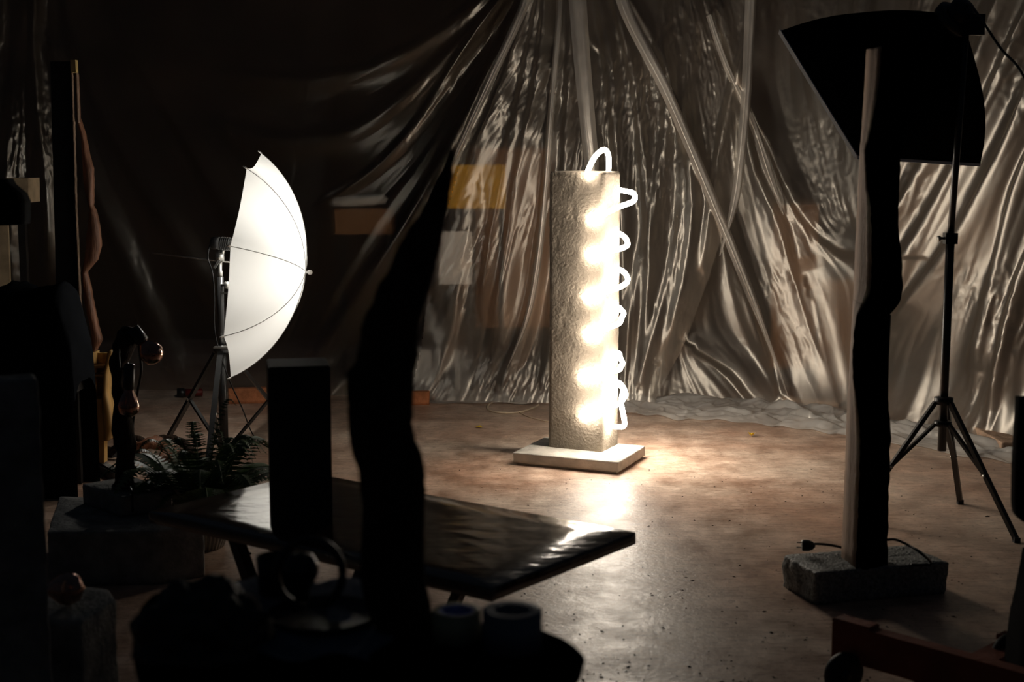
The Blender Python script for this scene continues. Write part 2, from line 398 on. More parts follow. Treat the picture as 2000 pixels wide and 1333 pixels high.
def lic(seed, width, length):
    a = np.random.default_rng(seed).standard_normal((GH, GW)); a = blur(a, width); a /= a.std()
    YY, XX = np.meshgrid(np.arange(GH, dtype=float), np.arange(GW, dtype=float), indexing='ij')
    acc = a.copy(); wsum = 1.0; step = max(1.0, width * 0.8); n = int(length / step)
    for sgn in (1, -1):
        px, py = XX.copy(), YY.copy()
        for k in range(1, n + 1):
            ix = np.clip(px, 0, GW - 1).astype(int); iy = np.clip(py, 0, GH - 1).astype(int)
            px += sgn * step * FXF[iy, ix]; py += sgn * step * FYF[iy, ix]
            w = 0.5 + 0.5 * math.cos(math.pi * k / (n + 1))
            acc += w * a[np.clip(py, 0, GH - 1).astype(int), np.clip(px, 0, GW - 1).astype(int)]; wsum += w
    acc = blur(acc, 0.7); return acc / acc.std()
def fold_height(sel=None):
    h = np.zeros((GH // 2, GW // 2)); X, Y = np.meshgrid(gx[::2][:GW // 2], gy[::2][:GH // 2])
    for i, (amp, w0, w1, pl) in enumerate(FOLDS):
        sp = smoothpath([(x, y, 0) for x, y in pl], 3); n = len(sp) - 1
        best = np.full(h.shape, 1e9); par = np.zeros(h.shape); side = np.zeros(h.shape)
        for k in range(n):
            ax, ay, bx, by = sp[k].x, sp[k].y, sp[k + 1].x, sp[k + 1].y
            dx, dy = bx - ax, by - ay; L2 = dx * dx + dy * dy
            t = np.clip(((X - ax) * dx + (Y - ay) * dy) / L2, 0, 1)
            ex, ey = X - ax - t * dx, Y - ay - t * dy; d = np.hypot(ex, ey); mk = d < best
            best[mk] = d[mk]; par[mk] = ((k + t) / n)[mk]; side[mk] = np.sign(dx * ey - dy * ex)[mk]
        w = w0 + (w1 - w0) * par; w = np.where(side > 0, w * 0.55, w * 1.5)
        h += amp * np.exp(-(best / w) ** 2) * np.clip((1.08 - par) * 5, 0, 1)
    iy = np.minimum(np.arange(GH) // 2, h.shape[0] - 1); ix = np.minimum(np.arange(GW) // 2, h.shape[1] - 1)
    return blur(h[iy][:, ix], 1.2)
L_big = lic(1, 9, 260); L_mid = lic(2, 3.5, 170); L_fine = lic(3, 1.5, 34); L_fine2 = lic(4, 1.2, 9)
HF = fold_height()
crk = 1 - np.abs(L_fine); crk2 = 1 - np.abs(L_fine2)
patch = blur(np.random.default_rng(9).standard_normal((GH, GW)), 22); patch = np.clip(0.5 + 0.45 * patch / patch.std(), 0.05, 1.3)
GX, GY = np.meshgrid(gx, gy)
calm = np.where(GX < 110, 0.8, 0) + np.clip((GX - 620) / 380 + np.clip((GY - 250) / 500, 0, 1) * 0.7, 0.16, 1)      # smooth taut swags top left
H_MAIN = HF * 0.9 + (0.010 * L_big + 0.0036 * np.abs(L_mid) + (0.0019 * crk + 0.0014 * crk2) * patch) * calm
H_FRONT = HF * 0.8 + 0.007 * np.roll(L_big, 300, 1) + 0.0028 * np.abs(np.roll(L_mid, 40, 1)) + (0.0026 * np.roll(crk, 60, 1) + 0.0020 * np.roll(crk2, 90, 1)) * np.roll(patch, 200, 1)
def proj(x, y, z):
    c, s = math.cos(TH), math.sin(TH); zz = z - EYE
    f = y * c - zz * s; v = y * s + zz * c
    return 1000 + FPX * x / f, 666.5 - FPX * v / f
def sample(Hm, px, py):
    u = np.clip((px - RX0) / ST, 0, GW - 1.01); v = np.clip((py - RY0) / ST, 0, GH - 1.01)
    i = u.astype(int); j = v.astype(int); fu = u - i; fv = v - j
    return (Hm[j, i] * (1 - fu) + Hm[j, i + 1] * fu) * (1 - fv) + (Hm[j + 1, i] * (1 - fu) + Hm[j + 1, i + 1] * fu) * fv
def np_mesh(name, co, nx, ny, m, keep=None):
    idx = np.arange(nx * ny).reshape(ny, nx)
    q = np.stack([idx[:-1, :-1], idx[:-1, 1:], idx[1:, 1:], idx[1:, :-1]], -1).reshape(-1, 4)
    if keep is not None:
        k = keep.reshape(ny, nx); kk = (k[:-1, :-1] & k[:-1, 1:] & k[1:, 1:] & k[1:, :-1]).reshape(-1); q = q[kk]
        used = np.zeros(nx * ny, bool); used[q.reshape(-1)] = True
        remap = np.cumsum(used) - 1; q = remap[q]; co = co[used]
    base = Vector((float(co[:, 0].mean()), float(co[:, 1].mean()), float(co[:, 2].min())))
    co = co - np.array(base)
    me = bpy.data.meshes.new(name); me.vertices.add(len(co)); me.vertices.foreach_set('co', co.astype(np.float32).reshape(-1))
    me.loops.add(q.size); me.loops.foreach_set('vertex_index', q.reshape(-1).astype(np.int32))
    me.polygons.add(len(q)); me.polygons.foreach_set('loop_start', np.arange(0, q.size, 4, dtype=np.int32))
    me.polygons.foreach_set('use_smooth', np.ones(len(q), bool))
    me.update(calc_edges=True); me.materials.append(M[m])
    o = bpy.data.objects.new(name, me); C.objects.link(o); o.location = base; return o
def hang(name, path, z0, z1, nx, nz, Hm, m, gain=1.0, push=0.0, edge=None):
    path = smoothpath([(x, y, 0) for x, y in path], 16)
    P = np.array([(p.x, p.y) for p in path]); seg = np.hypot(*np.diff(P, axis=0).T); s = np.concatenate([[0], np.cumsum(seg)])
    t = np.linspace(0, s[-1], nx); bx = np.interp(t, s, P[:, 0]); by = np.interp(t, s, P[:, 1])
    tx = np.gradient(bx, t); ty = np.gradient(by, t); ln = np.hypot(tx, ty); nxv, nyv = ty / ln, -tx / ln   # toward the room
    z = np.linspace(z0, z1, nz)
    X = np.repeat(bx[None], nz, 0); Y = np.repeat(by[None], nz, 0); Z = np.repeat(z[:, None], nx, 1)
    px, py = proj(X, Y, Z); d = sample(Hm, px, py) * gain + push
    d = d + 0.10 * np.clip(0.35 - Z, 0, 1) ** 2 / 0.12
    X = X + nxv * d; Y = Y + nyv * d
    keep = edge(px, py).reshape(-1) if edge else None
    return np_mesh(name, np.stack([X, Y, Z], -1).reshape(-1, 3), nx, nz, m, keep)
def poly_x(pts):
    p = np.array(pts, float); return lambda y: np.interp(y, p[:, 1], p[:, 0])
fl_l = poly_x([(1045,-150),(1024,0),(968,160),(905,290),(868,420),(838,560),(800,800)])
fl_r = poly_x([(1480,-150),(1470,0),(1462,120),(1450,300),(1425,420),(1385,550),(1330,680),(1275,790)])
tag(hang('plastic_sheet', [(-4.4,8.3),(-3.4,8.9),(-2.4,9.1),(-0.6,8.85),(0.2,8.80),(0.62,8.78)], 0.0, 3.0, 620, 420, H_MAIN, 'film', edge=lambda px, py: px < fl_l(py) + 5),
    'wide clear plastic sheet hanging in swags behind the photo umbrella', 'plastic sheet')
tag(hang('plastic_sheet', [(0.50,8.72),(1.0,8.68),(1.6,8.55),(2.15,8.1),(2.65,7.3),(3.1,6.5),(3.5,5.6)], 0.0, 3.0, 560, 420, H_MAIN, 'film_right', edge=lambda px, py: px > fl_r(py) - 45),
    'milky plastic sheet with diagonal folds hanging behind the softbox and totem', 'plastic sheet')
def inside(px, py):
    w = 3 * np.sin(py * 0.021)
    return (px > fl_l(py) + w) & (px < fl_r(py) + w)
front_sheet = tag(hang('plastic_sheet', [(-0.75,8.62),(0.0,8.52),(0.5,8.45),(1.0,8.42),(1.7,8.40)], 0.02, 3.0, 640, 420, H_FRONT, 'film_front', edge=inside),
    'narrower crinkled plastic sheet fanning down in front of the backdrop behind the glowing column', 'plastic sheet')
def taut_fold(pts, Y0, Y1, w0, w1, seed):
    sp = smoothpath([(x, y, 0) for x, y in pts], 10); n = len(sp) - 1; rows = []
    for i, p in enumerate(sp):
        t = i / n; Y = Y0 + (Y1 - Y0) * t; c_ = at(p.x, p.y, Y); q = sp[min(i + 1, n)] - sp[max(i - 1, 0)]
        side_ = Vector((-q.y, 0, -q.x)).normalized(); w = (w0 + (w1 - w0) * t) / FPX * Y * min(1, 0.04 + (1 - t) * 4.5); row = []
        for k in range(9):
            e = k / 8 - 0.5; row.append(c_ - side_ * e * w + Vector((0, 0.006 * math.cos(e * 14 + 0.8 * noise.noise(Vector((seed, t * 4, 0)))) - 0.03 * math.cos(e * math.pi), 0)))
        rows.append(row)
    put('taut_fold', loft(rows, cap=False, closed=False), 'film_fold', front_sheet)
taut_fold([(1205,-40),(1225,25),(1262,100),(1300,175),(1350,290),(1400,410),(1450,535),(1495,650),(1538,772)], 8.24, 8.36, 26, 16, 1)
taut_fold([(1124,-40),(1128,0),(1138,130),(1148,240),(1156,330),(1160,460)], 8.30, 8.34, 36, 26, 2)
taut_fold([(1468,-40),(1464,60),(1458,180),(1448,300),(1434,400),(1405,500)], 8.26, 8.34, 22, 16, 3)
taut_fold([(1095,-40),(1090,60),(1078,200),(1066,360),(1052,500),(1030,620),(990,720)], 8.36, 8.40, 12, 14, 4)
taut_fold([(1040,-40),(1020,20),(965,140),(905,270),(870,350)], 8.42, 8.52, 20, 12, 5)
taut_fold([(1385,30),(1420,130),(1470,240),(1500,330),(1530,420)], 8.36, 8.46, 12, 18, 6)
# crumpled hem lying along the floor
def hem(name, a_pts, b_pts, nx, ny, seed, label):
    A = smoothpath([(x, y, 0) for x, y in a_pts], 12); B = smoothpath([(x, y, 0) for x, y in b_pts], 12)
    A = np.array([(p.x, p.y) for p in A]); B = np.array([(p.x, p.y) for p in B])
    ta = np.linspace(0, 1, nx); A = np.stack([np.interp(ta, np.linspace(0, 1, len(A)), A[:, k]) for k in (0, 1)], 1)
    B = np.stack([np.interp(ta, np.linspace(0, 1, len(B)), B[:, k]) for k in (0, 1)], 1)
    v = np.linspace(0, 1, ny)[:, None, None]; XY = A[None] * (1 - v) + B[None] * v
    r = np.random.default_rng(seed)
    n1 = blur(r.standard_normal((ny, nx)), 14, 5); n1 /= n1.std(); n2 = blur(r.standard_normal((ny, nx)), 5, 3); n2 /= n2.std()
    n3 = blur(r.standard_normal((ny, nx)), 1.8, 1.6); n3 /= n3.std()
    env = np.sin(np.pi * np.clip(np.linspace(0.06, 1, ny), 0, 1))[:, None] ** 0.7
    Z = 0.008 + env * (0.026 * np.abs(n1) + 0.010 * (1.2 - np.abs(n2)).clip(0) + 0.0012 * n3).clip(0)
    j = blur(r.standard_normal((1, nx)), 8, 0); j = j / j.std() * 0.035
    XY[..., 1] += j * v[..., 0]
    co = np.concatenate([XY, Z[..., None]], -1).reshape(-1, 3)
    tag(np_mesh(name, co, nx, ny, 'film_floor'), label, 'plastic sheet')
hem('plastic_hem', [(-0.75,8.9),(-0.3,8.8),(0.2,8.7),(0.7,8.65)], [(-0.6,8.55),(-0.2,8.45),(0.2,8.42),(0.7,8.40)], 220, 70, 5,
    'crumpled edge of plastic lying on the floor left of the column foot')
hem('plastic_hem', [(0.6,8.6),(1.1,8.6),(1.6,8.5),(2.0,8.1),(2.35,7.6),(2.75,7.0)], [(0.6,8.2),(0.9,8.0),(1.3,7.85),(1.62,7.62),(1.95,7.3),(2.42,6.75)], 420, 90, 6,
    'long crumpled plastic hem spread over the floor by the loose bricks')

# things that show dimly through the sheet
def screen_box(name, px0, py0, px1, py1, Y, depth, m, label, cat):
    a = at(px0, py1, Y); b = at(px1, py0, Y); c = (a + b) / 2; c.y = Y + depth / 2
    o = put(name, obox(c, ((1, 0, 0), (0, 1, 0), (0, 0, 1)), ((b.x - a.x) / 2, depth / 2, (b.z - a.z) / 2)), m, base=(c.x, c.y, a.z), smooth=False)
    return o, a, b
def stored(px0, py0, px1, py1, Y, depth, m, name, label, cat, shelf=True, group=None):
    a = at(px0, py1, Y); b = at(px1, py0, Y); cx = (a.x + b.x) / 2
    t = thing(name, label, cat, (cx, Y, 0), group)
    put('face_panel', obox((cx, Y + depth / 2, (a.z + b.z) / 2), ((1,0,0),(0,1,0),(0,0,1)), ((b.x - a.x) / 2, depth / 2, (b.z - a.z) / 2)), m, t, smooth=False)
    if a.z > 0.15:
        for sx in (-1, 1):
            put('leg', bar((cx + sx * (b.x - a.x) * 0.42, Y + depth * 0.6, 0), (cx + sx * (b.x - a.x) * 0.42, Y + depth * 0.6, a.z + 0.02), 0.03), 'dark_board', t, smooth=False)
    return t
stored(872, 322, 988, 408, 8.82, 0.04, 'orange_panel', 'sign_board', 'bright orange board showing through the plastic above the white board', 'board')
stored(858, 452, 922, 556, 8.80, 0.04, 'white_panel', 'display_board', 'white square board showing through the plastic under the orange board', 'board')
stored(800, 684, 912, 775, 8.92, 0.2, 'white_panel', 'storage_box', 'low white box behind the plastic at floor level', 'box')
stored(655, 408, 765, 458, 9.35, 0.25, 'brown_panel', 'storage_case', 'brown wooden case behind the plastic with a pale bundle on it', 'case')
stored(930, 290, 1075, 640, 9.3, 0.1, 'brown_panel', 'timber_panel', 'tall brown timber panel behind the plastic left of the column', 'panel')
o = put('pale_bundle', lathe([(0.001, -0.19), (0.03, -0.18), (0.04, -0.08), (0.035, 0.06), (0.03, 0.16), (0.001, 0.18)], at(705, 392, 9.42), (1, 0, 0.05), 18), 'white_panel', base=at(705, 408, 9.42))
tag(o, 'pale rolled bundle lying on the brown case behind the plastic', 'bundle')
stored(1600, 545, 1700, 770, 9.1, 0.06, 'brown_panel', 'timber_panel', 'short brown timber panel behind the plastic near the charred totem', 'panel')
stored(1505, 400, 1600, 720, 9.2, 0.06, 'brown_panel', 'timber_panel', 'upright brown timber panel behind the plastic beside the diagonal fold', 'panel')

# ------------------------------------------------------------------ glowing column lamp
SA, SB, SC_, SD = (0.003, 6.785), (0.502, 6.562), (0.664, 6.945), (0.165, 7.168)
lamp = thing('neon_column_lamp', 'pale plaster column lamp wrapped with a glowing white neon coil on a square slab', 'lamp', (0.333, 6.865, 0))
put('base_slab', rough_block([SA, SB, SC_, SD], 0.012, 0.060, 0.004, 3, 4, 16, 0.006), 'slab_concrete', lamp)
put('foot_plate', prism([(SA[0] + .02, SA[1] + .01), (SB[0] - .01, SB[1] + .02), (SC_[0] - .02, SC_[1] - .01), (SD[0] + .01, SD[1] - .02)], 0.0, 0.02), 'slab_concrete', lamp, smooth=False)
CO = Vector((0.176, 6.915, 0)); U = Vector((0.906, -0.423, 0)); NF = Vector((-0.423, -0.906, 0)); CW, CD, CT = 0.288, 0.232, 1.415
def cl(u, n, z): return CO + U * u + NF * n + Vector((0, 0, z))
def column():
    rad = 0.022; ring = []
    def corner(cu, cn, a0):
        for k in range(7):
            a = R(a0 + 90 * k / 6); ring.append((cu + rad * math.cos(a), cn + rad * math.sin(a)))
    def side(p, q, n):
        for k in range(1, n): ring.append((p[0] + (q[0] - p[0]) * k / n, p[1] + (q[1] - p[1]) * k / n))
    corner(CW - rad, -rad, 0); side((CW - rad, 0), (rad, 0), 46)
    corner(rad, -rad, 90); side((0, -rad), (0, -CD + rad), 30)
    corner(rad, -CD + rad, 180); side((rad, -CD), (CW - rad, -CD), 30)
    corner(CW - rad, -CD + rad, 270); side((CW, -CD + rad), (CW, -rad), 36)
    rings = []; nz = 190
    zs = [0.055 + (CT - 0.012 - 0.055) * k / nz for k in range(nz + 1)]; lv = [(z, 0) for z in zs] + [(CT - 0.006, 0.002), (CT, 0.008)]
    for z, ins in lv:
        row = []
        for u, n in ring:
            cu, cn = CW / 2, -CD / 2
            tp = 1 - 0.10 * max(0, (0.75 - z)) * 0.0
            p = cl(u, n, z); o = (U * (u - cu) / CW + NF * (n - cn) / CD).normalized()
            smooth_low = min(1, max(0.12, (z - 0.22) / 0.5))
            pit = noise.fractal(p * 26, 1.0, 2.0, 5); sc = noise.fractal(Vector((p.x * 9, p.y * 9, p.z * 4)) + Vector((3, 1, 7)), 1.0, 2.0, 4)
            d = 0.0013 * pit - 0.010 * max(0, sc - 0.35) + 0.002 * sc
            d *= smooth_low
            d += 0.004 * noise.noise(Vector((p.x * 3, p.y * 3, p.z * 1.7)))
            if z > CT - 0.06 and u < 0.14: d -= 0.008 * max(0, noise.noise(p * 20) + 0.2) * (z - CT + 0.06) / 0.06
            row.append(p + o * (d - ins))
        rings.append(row)
    for f in (0.8, 0.55, 0.3, 0.02):
        row = []
        for u, n in ring:
            p = cl(CW / 2 + (u - CW / 2) * f, -CD / 2 + (n + CD / 2) * f, CT + 0.004 * (1 - f))
            p.z += 0.003 * noise.fractal(p * 25, 1, 2, 3); row.append(p)
        rings.append(row)
    return loft(rings)
put('column', column(), 'plaster', lamp)
def zcol(py, px=1150, Y=6.84): return at(px, py, Y).z
HU = 0.205
TR = 0.0125
for hx, hy, ax, ay, by in [(1152,430,1240,386,371), (1150,499,1226,478,456), (1145,581,1226,548,526), (1147,656,1218,614,601), (1138,737,1216,712,690), (1140,812,1222,772,748)]:
    hu = (hx - 1071) / 105 * CW; h0 = cl(hu, 0, 0); zh = at(hx, hy, h0.y).z
    ya = lambda f: hy + (ay - hy) * f
    pts = [cl(hu - 0.004, -0.02, zh), cl(hu + 0.002, 0.030, zh + 0.002), at(hx + 18, ya(0.12), 6.76), at(1188, ya(0.36), 6.735), at(1209, ya(0.58), 6.745),
           at(ax - 4, ya(0.82), 6.80), at(ax, ay - 2, 6.88), at(ax - 5, ay + (by - ay) * 0.62, 6.96), at(1208, by, 7.045), at(1185, by - 4, 7.09), at(1165, by - 4, 7.08)]
    put('neon_tube', tube(smoothpath(pts, 7), TR, 10), 'neon', lamp)
zt = zcol(344)
pts = [cl(0.212, -0.03, zt), cl(0.214, 0.022, zt + 0.004), cl(0.228, 0.034, zt + 0.035), cl(0.262, 0.0, zt + 0.105), cl(0.285, -0.05, zt + 0.138), cl(0.292, -0.095, zt + 0.11), cl(0.286, -0.11, zt + 0.06), cl(0.282, -0.11, CT - 0.01), cl(0.28, -0.11, CT - 0.03)]
pts = [cl(0.212, -0.03, zt), cl(0.214, 0.022, zt + 0.004), cl(0.222, 0.030, zt + 0.035), cl(0.240, -0.01, zt + 0.095), cl(0.255, -0.08, zt + 0.125), cl(0.258, -0.13, zt + 0.100), cl(0.255, -0.145, zt + 0.05), cl(0.252, -0.145, CT - 0.03)]
put('neon_tube', tube(smoothpath(pts, 8), TR, 10), 'neon', lamp)
b0 = at(1205, 752, 7.06); b1 = at(1222, 822, 7.0)
pts = [cl(CW - 0.05, -0.24, b0.z + 0.02), cl(CW + 0.03, -0.20, b0.z), cl(CW + 0.045, -0.14, b0.z - 0.06), cl(CW + 0.082, -0.09, b1.z + 0.03), cl(CW + 0.078, -0.085, b1.z + 0.002), cl(CW + 0.03, -0.12, b1.z - 0.01), cl(CW - 0.03, -0.14, b1.z - 0.012)]
put('neon_tube', tube(smoothpath(pts, 8), TR, 10), 'neon', lamp)

cable = [fl(950, 800), fl(965, 806), fl(1000, 808), fl(1030, 803), fl(1050, 792), fl(1062, 783), fl(1090, 778)]
cable = [Vector((p.x, p.y, 0.006)) for p in [fl(1052, 793), fl(1040, 800), fl(1010, 808), fl(975, 808), fl(955, 803), fl(953, 795), fl(962, 788)]]
tag(put('power_cable', tube(smoothpath(cable, 8), 0.006, 8), 'cord_white', base=cable[0]), 'beige power cable curled on the floor by the plastic hem', 'cable')
cb = [Vector((p.x, p.y, 0.004)) for p in [fl(1012, 806), fl(1030, 815), fl(1055, 822), fl(1080, 827), fl(1110, 832)]]
tag(put('thin_wire', tube(smoothpath(cb, 8), 0.0035, 6), 'cord_white', base=cb[0]), 'thin pale wire running from the cable to behind the column', 'wire')

# ------------------------------------------------------------------ umbrella on its stand
uc = at(481, 517, 6.98); AX = Vector((0.99, 0.03, -0.125)).normalized()
VV = (Vector((0, 0, 1)) - AX * AX.z).normalized(); WW = AX.cross(VV).normalized()
if WW.y > 0: WW = -WW
UR, UD = 0.560, 0.290
def ucurve(r, phi):
    a = 1.12; dep = UD * (1 - math.cos(r * a)) / (1 - math.cos(a)); rad = UR * math.sin(r * a) / math.sin(a) if True else r
    m = ((phi - R(32)) % R(45)) - R(22.5); k = math.cos(R(22.5)) / math.cos(m)
    sag = (math.cos(m / R(22.5) * math.pi / 2)) * 0.055 * r ** 3
    rad *= k * (1 - sag) / 1.0 if True else 1
    rad *= 1 / 1.0
    return uc + AX * (UD - dep) + (VV * math.cos(phi) + WW * math.sin(phi)) * rad
umb = thing('photo_umbrella', 'glowing white shoot-through photo umbrella held sideways on the left stand', 'umbrella', uc)
nr, na = 18, 96
put('canopy', loft([[ucurve(max(0.01, i / nr), R(32) + R(360) * k / na) for k in range(na)] for i in range(nr + 1)], cap=False), 'umbrella_cloth', umb)
for k in range(8):
    ph = R(32 + 45 * k); pts = [ucurve(i / 12, ph) for i in range(0, 13)]
    pts = [p + AX * 0.0015 for p in pts]; tipdir = (pts[-1] - pts[-2]).normalized(); pts.append(pts[-1] + tipdir * 0.022)
    rb = put('rib', tube(pts, 0.0018, 6), 'umbrella_rib', umb)
    put('rib_tip', tube([pts[-2], pts[-1]], 0.004, 6), 'white_plastic', rb)
put('tip', lathe([(0.006, -0.01), (0.006, 0.012), (0.011, 0.016), (0.012, 0.026), (0.008, 0.034), (0.001, 0.036)], uc + AX * UD, AX, 12), 'white_plastic', umb)
sh0 = uc + AX * (UD - 0.005); sh1 = uc - AX * 0.46
put('shaft', tube([sh0, sh1], 0.004, 8), 'steel', umb)

sx, sy = -1.440, 6.985
st = thing('light_stand', 'black tripod light stand carrying the white photo umbrella', 'light stand', (sx, sy, 0))
put('pole', tube([(sx, sy, 0.02), (sx, sy, 0.56)], 0.022, 14), 'black_metal', st)
put('upper_pole', tube([(sx, sy, 0.54), (sx + 0.003, sy, 0.90)], 0.0165, 14), 'black_metal', st)
put('leg_collar', lathe([(0.02, 0), (0.042, 0.002), (0.042, 0.028), (0.02, 0.03)], (sx, sy, 0.522), (0, 0, 1), 12), 'black_metal', st)
put('collar_plate', obox((sx + 0.02, sy - 0.02, 0.553), ((1, 0, 0), (0, 1, 0), (0, 0, 1)), (0.05, 0.035, 0.004)), 'steel', st, smooth=False)
put('foot_collar', lathe([(0.01, 0), (0.03, 0.002), (0.03, 0.02), (0.01, 0.022)], (sx, sy, 0.02), (0, 0, 1), 12), 'black_metal', st)
for a, rr in ((142, 0.46), (33, 0.44), (272, 0.50)):
    d = Vector((math.cos(R(a)), math.sin(R(a)), 0)); top = Vector((sx, sy, 0.53)) + d * 0.035; ft = Vector((sx, sy, 0.012)) + d * rr
    lg = put('leg', bar(top, ft, 0.026, 0.016), 'black_metal', st, smooth=False)
    put('rubber_foot', obox(ft, ((1, 0, 0), (0, 1, 0), (0, 0, 1)), (0.014, 0.014, 0.012)), 'rubber', lg, smooth=False)
    mid = top.lerp(ft, 0.52)
    put('brace', bar(mid, Vector((sx, sy, 0.035)) + d * 0.02, 0.018, 0.012), 'black_metal', st, smooth=False)
    put('joint_bolt', lathe([(0.008, -0.016), (0.008, 0.016)], mid, d.cross(Vector((0, 0, 1))), 8), 'steel', st)
put('lock_knob', lathe([(0.006, 0), (0.006, 0.02), (0.018, 0.022), (0.018, 0.04), (0.01, 0.044)], (sx + 0.01, sy - 0.012, 0.86), (1, -0.3, 0), 12), 'steel', st)
put('lock_lever', bar((sx + 0.01, sy - 0.01, 0.82), (sx + 0.055, sy - 0.02, 0.822), 0.014, 0.008), 'steel', st, smooth=False)
put('bracket', join(lathe([(0.012, 0), (0.014, 0.03), (0.010, 0.035), (0.012, 0.09)], (sx + 0.003, sy, 0.895), (0, 0, 1), 12),
                    tube(smoothpath([(sx, sy, 0.97), (sx + 0.012, sy - 0.01, 1.005), (sx + 0.02, sy - 0.01, 1.03), (sx - 0.012, sy - 0.005, 1.05), (sx - 0.02, sy, 1.075)], 5), 0.009, 8),
                    obox((sx + 0.004, sy, 1.0), ((1, 0, 0), (0, 1, 0), (0, 0, 1)), (0.018, 0.02, 0.022))), 'steel', st)
put('wing_nut', bar((sx - 0.02, sy - 0.025, 0.945), (sx + 0.008, sy - 0.025, 0.985), 0.008, 0.012), 'steel', st, smooth=False)
# bulb head: ribbed body and a lit dome that points into the umbrella
hb = at(418, 475, 6.97); hd = (uc + AX * 0.12 - hb); hd = Vector((1, -0.08, -0.06)).normalized()
bl = thing('bulb_lamp', 'ribbed black bulb lamp clamped behind the photo umbrella', 'lamp', hb)
put('socket', lathe([(0.012, -0.02), (0.028, -0.012), (0.032, 0.0), (0.032, 0.032)], hb, hd, 20), 'black_plastic', bl)
for k in range(5):
    put('cooling_rib', lathe([(0.027, 0), (0.034, 0.001), (0.034, 0.006), (0.027, 0.007)], hb + hd * (0.034 + 0.0095 * k), hd, 20), 'black_metal', bl)
put('rib_core', lathe([(0.024, 0.03), (0.026, 0.084)], hb, hd, 20), 'black_metal', bl)
put('bulb_neck', lathe([(0.030, 0.082), (0.034, 0.112)], hb, hd, 20), 'white_plastic', bl)
put('bulb_dome', lathe([(0.033, 0.112), (0.032, 0.125), (0.024, 0.142), (0.012, 0.150), (0.001, 0.152)], hb, hd, 20), 'bulb_glow', bl)
wr = smoothpath([hb - hd * 0.018, hb + Vector((-0.03, -0.01, -0.07)), (sx - 0.03, sy - 0.02, 0.92), (sx - 0.026, sy - 0.01, 0.8), (sx - 0.026, sy - 0.015, 0.62), (sx + 0.03, sy - 0.03, 0.42), (sx + 0.10, sy - 0.03, 0.25), (sx + 0.16, sy + 0.02, 0.08), (sx + 0.30, sy + 0.05, 0.008), (sx + 0.5, sy + 0.1, 0.006)], 8)
put('power_cord', tube(wr, 0.0035, 6), 'black_plastic', bl)

# ------------------------------------------------------------------ softbox on the right stand
rx, ry = 1.752, 5.69
rs = thing('light_stand', 'tall thin black tripod stand under the softbox', 'light stand', (rx, ry, 0))
put('lower_pole', tube([(rx, ry, 0.30), (rx, ry, 1.17)], 0.0175, 14), 'black_metal', rs)
put('upper_pole', tube([(rx, ry, 1.15), (rx + 0.03, ry, 2.02)], 0.0135, 14), 'black_metal', rs)
put('pole_clamp', obox((rx, ry, 1.165), ((1, 0, 0), (0, 1, 0), (0, 0, 1)), (0.024, 0.022, 0.022)), 'black_plastic', rs, smooth=False)
put('clamp_screw', lathe([(0.006, 0), (0.006, 0.022), (0.012, 0.024), (0.012, 0.032)], (rx - 0.02, ry, 1.165), (-1, -0.2, 0), 10), 'steel', rs)
put('upper_collar', lathe([(0.018, 0), (0.038, 0.003), (0.038, 0.030), (0.018, 0.034)], (rx, ry, 0.49), (0, 0, 1), 12), 'black_plastic', rs)
put('lower_collar', lathe([(0.018, 0), (0.036, 0.003), (0.036, 0.022), (0.018, 0.026)], (rx, ry, 0.40), (0, 0, 1), 12), 'black_plastic', rs)
for ft in (Vector((1.963, 5.386, 0.01)), Vector((1.935, 5.998, 0.01)), Vector((1.40, 5.69, 0.01))):
    d = (Vector((ft.x, ft.y, 0)) - Vector((rx, ry, 0))).normalized(); top = Vector((rx, ry, 0.50)) + d * 0.034
    lg = put('leg', bar(top, ft, 0.022, 0.016), 'black_metal', rs, smooth=False)
    put('rubber_foot', obox(ft, ((1, 0, 0), (0, 1, 0), (0, 0, 1)), (0.012, 0.012, 0.010)), 'rubber', lg, smooth=False)
    mid = top.lerp(ft, 0.54)
    put('brace', bar(Vector((rx, ry, 0.41)) + d * 0.032, mid, 0.020, 0.012), 'black_metal', rs, smooth=False)
    put('joint_bolt', lathe([(0.006, -0.014), (0.006, 0.014)], mid, d.cross(Vector((0, 0, 1))), 8), 'steel', rs)
p1, p2, p3 = at(1525, 60, 6.00), at(1675, 305, 5.64), at(1915, 320, 6.06)
p4 = p1 + p3 - p2; fc = (p1 + p3) / 2
fn = (p2 - p1).cross(p3 - p2).normalized()
if fn.x > 0: fn = -fn
apex = fc - fn * 0.44; up_r = (p1 - p2).normalized(); rt_r = (p3 - p2).normalized()
sb = thing('softbox', 'large black fabric softbox on the tall right stand, tilted down to the column', 'softbox', (fc.x, fc.y, 1.4))
corners = [p1, p2, p3, p4]; ring0 = [apex + ((c - fc).normalized()) * 0.075 for c in corners]
def panel(i):
    a, b = corners[i], corners[(i + 1) % 4]; a0, b0 = ring0[i], ring0[(i + 1) % 4]; rows = []
    for s in range(13):
        t = s / 12; row = []
        for k in range(13):
            w = k / 12; o = a0.lerp(a, t).lerp(b0.lerp(b, t), w)
            o += (o - (apex + (fc - apex) * t)).normalized() * 0.075 * math.sin(math.pi * t) * (0.75 + 0.25 * math.sin(math.pi * w))
            row.append(o)
        rows.append(row)
    return loft(rows, cap=False, closed=False)
for i in range(4):
    put('side_panel', panel(i), 'black_fabric', sb)
dn = 24; rows = []
for i in range(dn + 1):
    row = []
    for j in range(dn + 1):
        u, v = i / dn, j / dn; q = p2 + (p1 - p2) * u + (p3 - p2) * v
        q += fn * (0.004 + 0.065 * (math.sin(math.pi * u) * math.sin(math.pi * v)) ** 0.45); row.append(q)
    rows.append(row)
